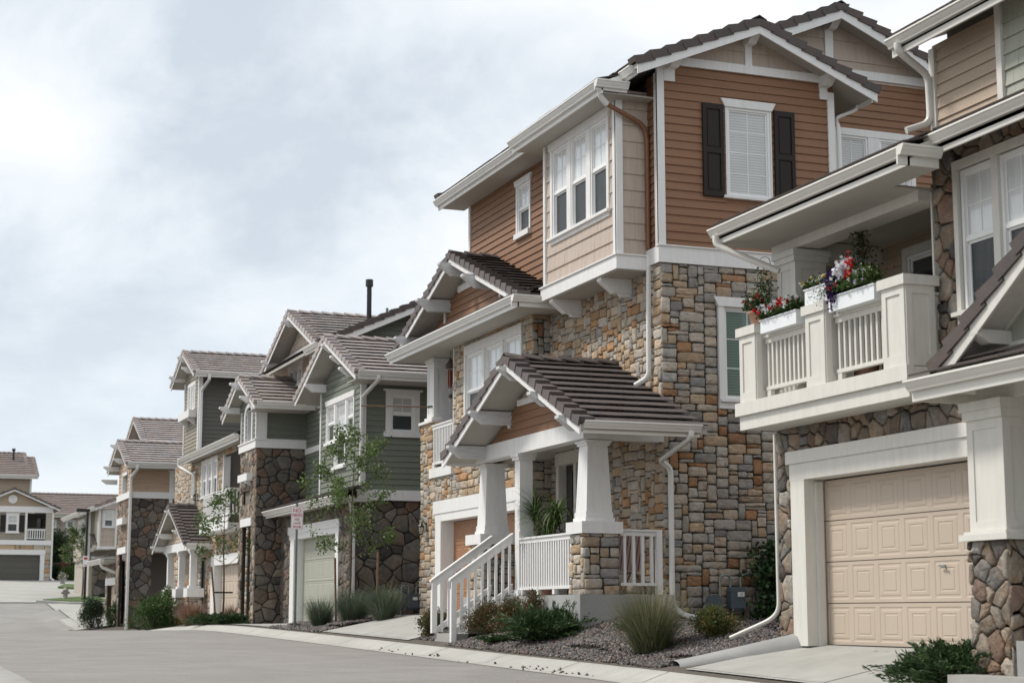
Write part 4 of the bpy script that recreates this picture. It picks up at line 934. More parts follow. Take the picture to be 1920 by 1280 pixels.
    gable_roof(H, 'X', 11.08, 13.3, 52.4, 2.35, 6.12, 7.16, 'pale', (1, 0)); gutter(H, (11.12, 50.02, 6.18), (12.95, 50.02, 6.18), (0, -1, 0), GUTW, .17, size=1.1); bx(H, 'eave_soffit', SOFF, 11.15, 13, 50.04, 51.3, 6.0, 6.02)
    for y, z in ((52.4, 7.0), (53.9, 6.42), (50.9, 6.42)): bracket(H, T, y, z, .66, .2, .2, WHITE)
    bx(H, 'step', CONC, 11.1, 11.6, 51.7, 53.3, -.6, -.12)
    # third storey behind: tan street gable and long dark gable towards the camera
    U = W('S', 12.8); siding(H, U, 47.2, 54.4, 6.4, 7.75, [(51.3, 52.9, 6.9, 7.55)], SHAKE, shake=True, exp=.28); siding(H, U, 48.0, 54.0, 7.75, 8.9, (), SHAKE, gable=(51.2, .42, 8.85), shake=True, exp=.35, name='gable_shakes')
    for a, b in ((52.4, 52.85), (51.88, 52.3), (51.35, 51.78)): window(H, U, a, b, 6.95, 7.5, 'fixed', GLASS, grid=(2, 1))
    casing(H, U, 51.35, 52.85, 6.95, 7.5, t=.1, bars=((52.3, 52.4), (51.78, 51.88)))
    bx(H, 'tie_beam', WHITE, 12.72, 12.8, 48.2, 54.0, 7.8, 7.98); bx(H, 'corner_board', WHITE, 12.72, 12.8, 50.0, 50.2, 6.4, 7.8)
    gable_roof(H, 'X', 12.3, 16, 51.2, 3.45, 7.62, 9.05, 'pale', (1, 0)); bracket(H, U, 51.2, 8.85, .7, .2, .2, WHITE); bracket(H, U, 53.9, 7.95, .7, .2, .2, WHITE)
    siding(H, W('N', 47.1), 12.8, 17.5, 5.9, 8.8, (), GREEN, gable=(15.0, .44, 8.72), name='gable_siding'); bx(H, 'wall_core', CORE, 12.9, 17.5, 47.2, 54.5, 6, 7.6)
    gable_roof(H, 'Y', 46.55, 54, 14.95, 2.85, 7.45, 8.75, 'dark', (1, 0), rake_h=.22, near=True); gutter(H, (12.08, 46.6, 7.5), (12.08, 48.1, 7.5), (-1, 0, 0), GUTW, .15)
    bracket(H, W('N', 47.1), 15.0, 8.65, .5, .2, .16, WHITE); bracket(H, W('N', 47.1), 12.95, 7.68, .5, .2, .16, WHITE)
    gable_roof(H, 'Y', 46.0, 48, 17.2, 2.6, 7.0, 8.1, 'dark', (1, 0), rake_h=.22)
    mb = MB(); mb.tube([(13.72, 47.3, 7.9), (13.72, 47.3, 9.35)], .07, 12); mb.tube([(13.72, 47.3, 9.3), (13.72, 47.3, 9.5)], .11, 12); mb.build('flue_pipe', BLACKM, H)
    for x, z, h in ((13.2, 7.9, .3), (13.95, 8.15, .28), (14.35, 8.4, .36)): m = MB(); m.tube([(x, 47.6, z), (x, 47.6, z + h)], .04, 8); m.build('vent_pipe', GREYM, H)
    return H
house_green()

# ------------------------------------------------------------------ house D : dark taupe house
def house_taupe():
    H = thing('townhouse', 'dark taupe sided townhouse with pale ledge stone, small white balcony and three column porch', 'house', (12.9, 59, -.5))
    S = W('S', 12.9)
    wn = (64.2, 67.3, 4.35, 5.85)
    ledge(H, S, 58.9, 73.2, -.6, 6.05, [(59.6, 64.85, -.6, 2.1), wn, (60.2, 63.2, 3.0, 5.7), (68.8, 69.7, 3.6, 5.6), (66.0, 67.0, -.5, 2.1)], unit=.08, kind='ledge_warm')
    for a, b in ((66.4, 67.2), (65.4, 66.2), (64.3, 65.2)): window(H, S, a, b, 4.42, 5.72, 'dh', BLIND, SCREEN)
    casing(H, S, 64.3, 67.2, 4.42, 5.72, t=.1, head='flat', hh=.14, d=.07, bars=((66.2, 66.4), (65.2, 65.4)))
    window(H, S, 68.85, 69.65, 3.6, 5.6, 'dh', BLIND, BLIND)
    bx(H, 'wall_core', CORE, 13.9, 20, 59, 73, -.6, 6.2); bx(H, 'wall_core', CORE, 13.05, 13.9, 63.3, 73, 2.3, 6.1); bx(H, 'wall_core', CORE, 13.3, 13.9, 59, 73, -.6, 3.0)
    bx(H, 'near_wall', LTAUPE, 12.95, 20, 58.92, 59.0, -.6, 6.1); bx(H, 'corner_board', WHITE, 12.85, 13.1, 63.1, 63.25, 3.0, 5.8)
    siding(H, W('S', 13.9), 60.0, 63.2, 3.0, 5.9, (), DARKT)
    bx(H, 'balcony_floor', WHITE, 12.3, 13.9, 59.3, 64.3, 2.85, 3.1); bx(H, 'fascia_board', WHITE, 12.25, 12.3, 59.25, 64.35, 2.9, 3.3)
    railing(H, W('S', 12.36), 59.5, 64.2, 3.3, 4.3, 0, WHITE, step=.13); railing(H, W('N', 59.4), 12.4, 12.88, 3.3, 4.3, 0, WHITE, step=.12, feet=False)
    garage_door(H, W('S', 13.1), 59.7, 64.3, -.6, 1.75, 0, DOORG, 8, 4, detail=False)
    mb = MB(); S.box(mb, 59.5, 64.9, 1.76, 2.12, -.2, .08); mb.build('garage_header', WHITE, H); mb = MB(); S.box(mb, 64.25, 64.9, -.6, 1.759, -.2, .07); mb.build('garage_jamb', WHITE, H)
    gutter(H, (12.4, 58.6, 6.1), (12.4, 69.5, 6.1), (-1, 0, 0), GUTC, .2, size=1.2); bx(H, 'eave_deck', SOFF, 12.42, 12.9, 58.6, 69.5, 5.95, 6.05)
    mb = MB(); tiles(mb, (12.4, 58.6, 6.1), (0, 1, 0), (.922, 0, .387), (-.387, 0, .922), 10.9, 1.2, 'dark'); mb.build('roof', TILE, H)
    pipe(H, [(12.3, 69.3, 6.0), (12.3, 69.3, 5.8), (12.78, 68.4, 5.4), (12.8, 68.4, 3.9)], GUTC, .06)
    # upper box
    U = W('S', 13.2); siding(H, U, 69.9, 73.2, 6.2, 9.6, [(70.8, 72.5, 8.3, 9.35)], LTAUPE); siding(H, W('N', 69.9), 13.2, 18.5, 6.2, 9.6, (), DARKT, exp=.17)
    siding(H, U, 69.9, 73.2, 9.6, 10.3, (), LTAUPE, gable=(71.55, .42, 10.4), name='gable_siding')
    bx(H, 'wall_core', CORE, 13.3, 18.5, 70, 73.1, 6, 9.6); bx(H, 'corner_board', WHITE, 13.12, 13.28, 69.82, 70.0, 6.2, 9.6); bx(H, 'corner_board', WHITE, 13.14, 13.2, 73.1, 73.22, 6.2, 9.6)
    for a, b in ((70.9, 71.3), (71.4, 71.85), (71.95, 72.4)): window(H, U, a, b, 8.35, 9.35, 'fixed', BLIND, grid=(1, 2))
    casing(H, U, 70.9, 72.4, 8.35, 9.35, t=.1, head='flat', hh=.15, bars=((71.3, 71.4), (71.85, 71.95)))
    mb = MB(); U.box(mb, 70.5, 72.9, 7.95, 8.25, 0, .35); mb.build('ledge', WHITE, H)
    for y in (70.9, 72.5): bracket(H, U, y, 7.95, .32, .3, .16, WHITE)
    gable_roof(H, 'X', 12.75, 19, 71.55, 2.6, 9.58, 10.72, 'pale', (1, 0)); gutter(H, (12.8, 68.92, 9.64), (19, 68.92, 9.64), (0, -1, 0), GUTW, .2, size=1.2)
    for y, z in ((71.55, 10.55), (73.4, 9.95), (70.4, 9.95)): bracket(H, U, y, z, .7, .22, .22, WHITE)
    pipe(H, [(13.35, 68.85, 9.5), (13.35, 68.85, 9.3), (13.22, 69.75, 8.95), (13.22, 69.75, 6.4)], GUTW, .06)
    # porch with three columns
    gable_roof(H, 'X', 11.8, 12.95, 68.3, 3.6, 2.55, 4.15, 'mid', (1, 0)); pw = W('S', 12.25)
    siding(H, pw, 65.4, 71.2, 2.75, 3.95, (), TAN, gable=(68.3, .44, 3.98), name='gable_siding')
    mb = MB(); mb.box(12.2, 12.45, 65.0, 71.6, 2.4, 2.72); mb.build('beam', WHITE, H)
    gutter(H, (11.85, 64.68, 2.6), (12.9, 64.68, 2.6), (0, -1, 0), GUTW, .2)
    for y, z in ((68.3, 3.98), (70.1, 3.15), (71.4, 2.7), (66.5, 3.15)): bracket(H, pw, y, z, .62, .2, .2, WHITE)
    for y in (65.9, 68.3, 70.8):
        box_column(H, 12.36, y, .27, .95, 2.4, WHITE, base=.1, capz=.14, panel_in=False)
        ledge(H, W('S', 12.15), y - .3, y + .3, -.7, .62, (), unit=.09, kind='ledge'); ledge(H, W('N', y - .3), 12.15, 12.65, -.7, .62, (), unit=.09, kind='ledge'); bx(H, 'pier_cap', WHITE, 12.08, 12.72, y - .38, y + .38, .62, .95)
        bx(H, 'pier_core', CORE, 12.2, 12.65, y - .27, y + .28, -.7, .62)
    mb = MB(); S.box(mb, 66.1, 66.9, -.5, 2.05, -.1, -.05); mb.build('front_door', DKDOOR, H)
    lantern(H, S, 68.0, 4.5)
    return H
house_taupe()

# ------------------------------------------------------------------ house E : peach house
def house_peach():
    H = thing('townhouse', 'peach sided townhouse over dark fieldstone with a tall white downspout on its corner', 'house', (12.2, 80.9, -.7))
    S = W('S', 12.2); N = W('N', 80.9)
    op = (81.4, 83.6, -.8, 2.75)
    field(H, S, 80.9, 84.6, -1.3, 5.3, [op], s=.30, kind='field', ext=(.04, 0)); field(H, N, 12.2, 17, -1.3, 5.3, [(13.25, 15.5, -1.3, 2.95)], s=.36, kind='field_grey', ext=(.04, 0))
    bx(H, 'wall_core', CORE, 12.35, 13.2, 81.05, 81.4, -1.2, 5.3); bx(H, 'wall_core', CORE, 12.3, 17, 81.4, 84.55, 2.9, 6.7); bx(H, 'wall_core', CORE, 13.1, 17, 82.6, 90, -1.2, 3); bx(H, 'wall_core', CORE, 12.3, 17, 81.05, 81.4, 3.0, 6.7)
    bx(H, 'wall_core', CORE, 15.6, 17, 81.05, 83, -1.2, 3); bx(H, 'far_wall', PEACH, 12.55, 17, 90, 90.1, -1.2, 2.5)
    siding(H, S, 80.9, 84.6, 5.55, 6.7, [(81.9, 83.2, 5.55, 6.5)], PEACH, exp=.18); siding(H, N, 12.2, 17, 5.55, 6.7, [(14.1, 15.1, 4.9, 6.4)], PEACH, exp=.2)
    siding(H, S, 80.9, 84.6, 6.7, 7.7, (), PEACH, gable=(82.75, .42, 7.6), name='gable_siding')
    bx(H, 'belt_course', WHITE, 12.1, 14.1, 80.8, 84.7, 5.26, 5.55); bx(H, 'belt_course', WHITE, 14.1, 17, 80.82, 80.9, 5.26, 5.55)
    bx(H, 'window', GLASS, 12.35, 12.4, 81.9, 83.2, 5.55, 6.5); bx(H, 'window_jamb', WHITE, 12.12, 12.4, 83.1, 83.25, 5.55, 6.5); bx(H, 'arched_casing', WHITE, 12.12, 12.2, 81.8, 83.3, 6.4, 6.55)
    window(H, N, 14.1, 15.1, 4.7, 6.4, 'dh', BLIND, SCREEN); casing(H, N, 14.1, 15.1, 4.7, 6.4, t=.15, head='cap', hh=.12, d=.06)
    mb = MB(); S.box(mb, 81.2, 83.8, 2.75, 3.05, -.02, .12); mb.build('lintel', WHITE, H); mb = MB(); S.box(mb, 81.6, 83.4, 4.1, 4.4, 0, .25); mb.build('ledge', WHITE, H)
    gable_roof(H, 'X', 11.8, 17, 82.75, 2.95, 6.75, 8.0, 'pale', (1, 0)); gutter(H, (11.85, 79.76, 6.82), (17, 79.76, 6.82), (0, -1, 0), GUTW, .22, size=1.3)
    bx(H, 'eave_soffit', SOFF, 11.9, 17, 79.8, 80.9, 6.58, 6.62)
    for y, z in ((82.75, 7.85), (84.9, 7.0), (85.4, 6.4), (81.5, 7.1)): bracket(H, S, y, z, .75, .22, .24, WHITE)
    gable_roof(H, 'X', 13.2, 19, 87.4, 3.2, 8.2, 9.6, 'pale', (1, 0)); gutter(H, (13.2, 84.15, 8.25), (19, 84.15, 8.25), (0, -1, 0), GUTW, .25, size=1.3); bx(H, 'wall_core', PEACH, 13.5, 19, 84.7, 90, 6.5, 8.2)
    pipe(H, [(12.28, 79.7, 6.7), (12.28, 79.7, 6.5), (12.16, 80.7, 6.2), (12.16, 80.7, -1.0)], GUTW, .07)
    # lower garage wing
    field(H, W('S', 12.5), 84.6, 90, -1.2, 2.5, [(85.3, 89.5, -1.2, 1.5)], s=.30, kind='field'); garage_door(H, W('S', 12.7), 85.3, 89.5, -1.2, 1.4, 0, DOORG, 8, 4, detail=False)
    mb = MB(); W('S', 12.5).box(mb, 84.9, 89.8, 1.4, 1.75, -.1, .08); mb.build('garage_header', WHITE, H); mb = MB(); W('S', 12.5).box(mb, 84.9, 85.3, -1.2, 1.399, -.1, .08); mb.build('garage_jamb', WHITE, H)
    mb = MB(); tiles(mb, (11.6, 84.7, 2.6), (0, 1, 0), (.922, 0, .387), (-.387, 0, .922), 5.3, .8, 'mid'); mb.build('roof', TILE, H); gutter(H, (11.6, 84.7, 2.6), (11.6, 90, 2.6), (-1, 0, 0), GUTC, .2, size=1.3); bx(H, 'eave_deck', SOFF, 11.62, 12.5, 84.7, 90, 2.45, 2.56)
    pipe(H, [(11.5, 85, 2.5), (11.55, 85, 2.2), (12.3, 84.8, 1.9), (12.4, 84.75, -1.1)], GUTC, .07)
    return H
house_peach()

# ------------------------------------------------------------------ far houses
def far_garage_house():
    H = thing('townhouse', 'far taupe house facing the street end with an olive double garage and small balcony', 'house', (12, 134, 2.4))
    N = W('N', 134.0)
    ledge(H, N, 8.5, 14.45, 2.2, 5.05, [(8.5, 13.9, 2.2, 4.55)], unit=.16, kind='ledge_warm', h=.06)
    garage_door(H, W('N', 134.2), 8.6, 13.7, 2.4, 4.32, 0, DOORF, 8, 4, detail=False)
    mb = MB(); N.box(mb, 13.7, 14.0, 2.4, 4.33, -.2, .08); mb.build('garage_jamb', WHITE, H); mb = MB(); N.box(mb, 8.5, 14.05, 4.331, 4.7, -.2, .1); mb.build('garage_header', WHITE, H)
    siding(H, N, 8.5, 12.55, 5.4, 7.45, [(11.2, 12.0, 6.0, 7.3)], LTAUPE, exp=.2)
    bx(H, 'belt_course', WHITE, 8.5, 14.5, 133.88, 134.0, 5.05, 5.4); bx(H, 'belt_course', WHITE, 8.5, 14.5, 133.85, 134.0, 7.45, 7.9); bx(H, 'corner_board', WHITE, 12.5, 12.65, 133.9, 134, 5.4, 7.45); bx(H, 'corner_board', FARW, 14.0, 14.45, 133.92, 134, 5.4, 7.45)
    siding(H, N, 8.4, 14.8, 7.9, 9.0, (), TAN, gable=(11.6, .45, 9.0), name='gable_siding', exp=.3)
    mb = MB(); c = (11.55, 8.42)
    mb.prism([(c[0] + .33 * math.cos(a), 133.9, c[1] + .33 * math.sin(a)) for a in [math.pi * k / 8 for k in range(16)]], (0, .06, 0)); mb.build('round_vent', WHITE, H)
    window(H, N, 11.22, 11.98, 6.0, 7.25, 'dh', BLIND, GLASS); casing(H, N, 11.22, 11.98, 6.0, 7.25, t=.08, head='cap', hh=.1, sill=.1)
    for a, b in ((10.72, 11.1), (12.08, 12.45)): bx(H, 'shutter', SHUT, a, b, 133.92, 134, 6.0, 7.25)
    bx(H, 'balcony_floor', FARW, 12.6, 14.4, 134, 136, 5.2, 5.4); bx(H, 'balcony_back_wall', DARKT, 12.6, 14.4, 135.9, 136, 5.4, 7.45); bx(H, 'balcony_side_wall', FARW, 14.35, 14.45, 134.02, 136, 5.4, 7.45)
    bx(H, 'balcony_window', GLASS, 13.55, 13.95, 135.86, 135.9, 5.6, 7.1)
    railing(H, W('N', 134.0), 12.65, 14.0, 5.42, 6.25, .03, WHITE, step=.17, bw=.07, feet=False)
    bx(H, 'wall_core', FARW, 8.5, 14.45, 136, 144, 2.2, 7.5); bx(H, 'wall_core', FARW, 8.5, 12.6, 134.1, 136, 4.8, 7.5); bx(H, 'wall_core', FARW, 8.5, 14.45, 134.3, 136, 2.2, 5.2)
    siding(H, W('N', 135.5), 8.5, 12.9, 7.9, 10.2, (), TAN, exp=.3); bx(H, 'wall_core', FARW, 8.5, 12.9, 135.6, 142, 7.5, 10.2); bx(H, 'corner_board', WHITE, 12.85, 13.0, 135.4, 135.6, 7.9, 10.2)
    gable_roof(H, 'Y', 133.4, 144, 11.6, 3.35, 7.72, 9.15, 'mid', (1, 0), exp=.4)
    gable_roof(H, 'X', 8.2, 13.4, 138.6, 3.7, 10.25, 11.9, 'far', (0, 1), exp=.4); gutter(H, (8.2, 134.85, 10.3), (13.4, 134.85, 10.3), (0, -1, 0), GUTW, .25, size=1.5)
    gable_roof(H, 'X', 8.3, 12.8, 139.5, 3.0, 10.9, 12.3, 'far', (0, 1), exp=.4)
    mb = MB(); mb.tube([(11.8, 138, 11.6), (11.8, 138, 12.4)], .08); mb.tube([(11.8, 138, 12.35), (11.8, 138, 12.55)], .14); mb.build('vent_pipe', BLACKM, H)
    pipe(H, [(14.5, 133.9, 7.5), (14.5, 133.9, 2.6), (14.7, 133.6, 2.45)], GUTW, .07)
    return H
far_garage_house()
def far_long_house():
    H = thing('house', 'pale far house with a long faded tile roof behind the street lamp', 'house', (18, 150, 3.2))
    N = W('N', 150.0); siding(H, N, 14, 27, 2.8, 8.2, [(15.8, 16.6, 7.1, 7.75), (17.3, 18.0, 7.1, 7.75)], FARW, exp=.25)
    bx(H, 'wall_core', FARW, 14, 27, 150.1, 156, 2.8, 8.2)
    for a in (15.8, 17.3): window(H, N, a + .1, a + .65, 7.15, 7.7, 'fixed', GLASS, grid=(1, 1)); casing(H, N, a + .1, a + .65, 7.15, 7.7, t=.12, head='flat', hh=.12, sill=.12)
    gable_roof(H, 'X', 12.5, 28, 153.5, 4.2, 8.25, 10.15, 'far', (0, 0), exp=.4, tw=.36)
    gutter(H, (12.5, 149.25, 8.28), (28, 149.25, 8.28), (0, -1, 0), GUTC, .3, size=1.5)
    gable_roof(H, 'Y', 146.5, 150, 17.1, 1.3, 5.75, 6.6, 'far', (1, 0), exp=.4); gutter(H, (15.8, 146.4, 5.8), (18.4, 146.4, 5.8), (0, -1, 0), GUTC, .2, size=1.3)
    box_column(H, 17.2, 147, .5, 3.0, 5.6, CREAM, panel_in=False); bx(H, 'front_door', GLASS, 17.5, 18.6, 149.6, 149.9, 3.2, 5.3)
    return H
far_long_house()
def far_bay_house():
    H = thing('house', 'far pale townhouse with an overhanging shake bay beside the black street lamp', 'house', (14, 106, 1))
    S = W('S', 13.9); siding(H, S, 108.6, 115.5, 3.3, 6.0, [(110.5, 113.5, 4.3, 5.7)], FARW, exp=.2)
    for a in (110.6, 112.1): window(H, S, a, a + 1.3, 4.3, 5.7, 'dh', GLASS, GLASS)
    casing(H, S, 110.6, 113.4, 4.3, 5.7, t=.12, head='flat', hh=.15)
    siding(H, W('N', 108.5), 13.9, 20, 3.9, 6.2, (), GREYSH, exp=.25); field(H, W('N', 108.4), 14.2, 20, .6, 3.3, (), s=.4, kind='field_grey'); bx(H, 'belt_course', WHITE, 14.1, 20, 108.25, 108.4, 3.3, 3.45)
    bx(H, 'wall_core', FARW, 14.0, 22, 108.6, 115.5, 1, 6.1); bx(H, 'corner_board', WHITE, 13.82, 14.0, 108.4, 108.6, 3.3, 6.1)
    bs = W('N', 105.6); siding(H, bs, 14.15, 15.1, 3.95, 6.2, [(14.4, 14.95, 5.1, 6.0)], SHAKE, shake=True, exp=.3); siding(H, bs, 15.1, 17, 3.95, 6.2, [(15.3, 15.8, 5.0, 6.0)], TAN, exp=.25); bx(H, 'wall_core', FARW, 14.2, 17, 105.7, 108.5, 3.9, 6.2)
    window(H, bs, 14.4, 14.95, 5.1, 6.0, 'dh', CURTAIN, GLASS); casing(H, bs, 14.4, 14.95, 5.1, 6.0, t=.1, head='flat', hh=.12); window(H, bs, 15.3, 15.8, 5.0, 6.0, 'fixed', GLASS)
    bx(H, 'corner_board', WHITE, 14.08, 14.2, 105.5, 105.6, 3.95, 6.2); bx(H, 'corner_board', WHITE, 15.05, 15.2, 105.48, 105.6, 3.95, 6.2); bx(H, 'belt_course', WHITE, 14.05, 17, 105.45, 105.6, 3.8, 3.95)
    gable_roof(H, 'Y', 107.6, 116, 16.6, 3.4, 6.05, 7.4, 'far', (1, 0), exp=.36); gable_roof(H, 'Y', 105.0, 108.5, 16.0, 2.2, 6.25, 7.1, 'far', (1, 0), exp=.36)
    gutter(H, (13.2, 107.6, 6.1), (13.2, 116, 6.1), (-1, 0, 0), GUTC, .2, size=1.4); gutter(H, (13.8, 105, 6.3), (13.8, 108.5, 6.3), (-1, 0, 0), GUTC, .2, size=1.4)
    mb = MB(); tiles(mb, (13.9, 106.5, 4.0), (1, 0, 0), (0, .9, .42), (0, -.42, .9), 1.0, 1.9, 'mid'); mb.build('roof', TILE, H); gutter(H, (13.9, 106.4, 4.0), (14.9, 106.4, 4.0), (0, -1, 0), GUTW, .2, size=1.3); bx(H, 'wall_core', CORE, 14.0, 14.9, 106.6, 108.4, 3.7, 3.95)
    return H
far_bay_house()

# ------------------------------------------------------------------ planting
def unit(v): return v / np.maximum(np.linalg.norm(v, axis=-1, keepdims=True), 1e-6)
def cols(pal, n, a=.22):
    p = np.array(pal)[rng.integers(0, len(pal), n)]; return np.clip(p * (1 + rng.uniform(-a, a, (n, 1))) * (1 + rng.uniform(-.07, .07, (n, 3))), .004, .95)
def leafmesh(name, C, L, Wd, pal, parent=None, root=None, D=None, m=LEAF, colr=None):
    n = len(C); D = unit(rng.normal(size=(n, 3))) if D is None else unit(D); B = unit(np.cross(D, rng.normal(size=(n, 3)))); Nn = np.cross(D, B)
    L = np.broadcast_to(np.asarray(L, float), (n,))[:, None]; Wd = np.broadcast_to(np.asarray(Wd, float), (n,))[:, None]
    V = np.stack([C - D * L * .5, C + B * Wd * .5 + Nn * Wd * .12, C + D * L * .5, C - B * Wd * .5 + Nn * Wd * .12], 1).reshape(-1, 3)
    return np_mesh(name, V, np.arange(4 * n).reshape(-1, 4), cols(pal, n) if colr is None else colr, m, parent, root)
def blades(name, base, az, lean, ln, wd, pal, parent, droop=.5, seg=5, m=LEAF):
    n = len(base); d = np.stack([np.cos(az), np.sin(az), np.zeros(n)], 1); side = np.stack([-np.sin(az), np.cos(az), np.zeros(n)], 1); P = []; p = base.copy(); ang = lean.copy()
    for s in range(seg + 1):
        w = wd * (1 - (s / seg) ** 1.6 * .92); P.append((p - side * w[:, None] / 2, p + side * w[:, None] / 2))
        p = p + (d * np.sin(ang)[:, None] + np.array([0, 0, 1]) * np.cos(ang)[:, None]) * (ln / seg)[:, None]; ang = ang + droop * rng.uniform(.4, 1.5, n) / seg
    V = np.stack([q for pr_ in P for q in pr_], 1); idx = np.arange(n)[:, None, None] * 2 * (seg + 1)
    F = np.array([[2 * s, 2 * s + 1, 2 * s + 3, 2 * s + 2] for s in range(seg)])[None] + idx
    return np_mesh(name, V.reshape(-1, 3), F.reshape(-1, 4), np.repeat(cols(pal, n), seg, axis=0), m, parent)
def gz(x, y, d=0): return ground(x, y) + d
P_SPI = [(.05, .08, .022), (.07, .10, .03), (.035, .06, .02), (.16, .09, .03), (.20, .12, .045)]
P_SPIR = [(.06, .08, .025), (.10, .085, .03), (.19, .10, .04), (.15, .075, .035), (.04, .06, .02)]
P_DARK = [(.018, .035, .014), (.03, .055, .02), (.025, .045, .016)]
P_MID = [(.045, .085, .02), (.06, .11, .028), (.03, .06, .016)]
P_BRIGHT = [(.085, .145, .025), (.06, .12, .022), (.10, .15, .04)]
P_JUN = [(.03, .065, .018), (.045, .09, .024), (.018, .042, .014), (.065, .115, .03)]
def shrub(label, x, y, r, h, n, leaf, pal, group=None, z=None, name='shrub', sq=1.0, tips=None):
    z = gz(x, y) if z is None else z; T = thing(name, label, 'shrub', (x, y, z), group)
    k = max(12, int(34 * r / .4)); th = rng.uniform(0, 2 * np.pi, k); u = rng.uniform(.05, 1, k) ** .7; rr = r * .82 * np.sqrt(np.clip(1 - (u * .93) ** 2, .04, 1)) * rng.uniform(.35, 1.05, k)
    cc = np.stack([np.cos(th) * rr * sq, np.sin(th) * rr, u * h * .88 + rng.uniform(-.05, .05, k) * h], 1)
    w = rng.integers(0, k, n); g = rng.normal(size=(n, 3)) * np.array([r, r, h * .8]) * .15; C = cc[w] + g; C[:, 2] = np.abs(C[:, 2]) + .01; C += np.array([x, y, z])
    D = unit(C - np.array([x, y, z - h * .3])) + rng.normal(size=(n, 3)) * .55
    leafmesh('foliage', C, rng.uniform(.7, 1.3, n) * leaf, rng.uniform(.35, .55, n) * leaf, pal, T, D=D)
    mb = MB()
    for i in range(0, k, 2): mb.tube([(x, y, z), tuple(np.array([x, y, z]) + cc[i] * np.array([.5, .5, .6])), tuple(np.array([x, y, z]) + cc[i])], [.012, .008, .004], 5)
    mb.build('stem', BARK, T); return T
def juniper(label, x, y, r, h, m_, pal=P_JUN, group=None, name='juniper', sx=1.0, yoff=0):
    z = gz(x, y); T = thing(name, label, 'shrub', (x, y, z), group); Cs, Ds, Ls = [], [], []
    for i in range(m_):
        a = rng.uniform(0, 2 * np.pi); e = rng.uniform(.15, 1.25); ln = r * rng.uniform(.55, 1.12) * (1 - .25 * math.sin(e)); p0 = np.array([x + rng.uniform(-.35, .35) * r * sx, y + rng.uniform(-.35, .35) * r, z + rng.uniform(.02, .3) * h])
        d = np.array([math.cos(a) * math.cos(e) * sx, math.sin(a) * math.cos(e), math.sin(e) * h / r * 1.15]); k = 90; t = rng.uniform(.15, 1, k); fan = (1 - t * .75) * .2 * r
        c = p0 + d * (t * ln)[:, None] + rng.normal(size=(k, 3)) * fan[:, None] * np.array([.5, .5, .28]); c[:, 2] -= (t ** 2) * .12 * ln; c[:, 2] = np.maximum(c[:, 2], z + .02)
        Cs.append(c); Ds.append(d[None] * 1.2 + rng.normal(size=(k, 3)) * .38); Ls.append(rng.uniform(.05, .10, k))
    C = np.concatenate(Cs); D = np.concatenate(Ds); L = np.concatenate(Ls)
    leafmesh('foliage', C, L, L * .22, pal, T, D=D, m=NEEDLE); return T
def grass(label, x, y, h, spread, n, pal, seeds=0, group=None, name='grass_clump', w=.006, z=None):
    z = gz(x, y) if z is None else z; T = thing(name, label, 'grass', (x, y, z), group); a = rng.uniform(0, 2 * np.pi, n); rr = rng.uniform(0, 1, n) ** .6 * spread * .28
    base = np.stack([x + np.cos(a) * rr, y + np.sin(a) * rr, np.full(n, z)], 1); az = a + rng.normal(size=n) * .5; lean = np.abs(rng.normal(size=n)) * .30 + rr / spread * 1.3 * rng.uniform(.1, 1.2, n)
    blades('foliage', base, az, lean, h * rng.uniform(.55, 1.08, n), np.full(n, w), pal, T, .45)
    if seeds:
        a = rng.uniform(0, 2 * np.pi, seeds); base = np.stack([x + np.cos(a) * .1, y + np.sin(a) * .1, np.full(seeds, z)], 1)
        blades('seed_head', base, a, np.abs(rng.normal(size=seeds)) * .42, h * rng.uniform(.85, 1.3, seeds), np.full(seeds, w * .8), [(.30, .25, .15), (.24, .21, .13), (.18, .19, .11)], T, .5)
    return T
P_BLUE = [(.085, .125, .085), (.115, .16, .105), (.06, .09, .055), (.15, .175, .11), (.05, .07, .035)]
P_FEA = [(.11, .135, .06), (.15, .175, .08), (.08, .10, .045), (.21, .20, .11), (.05, .065, .03)]
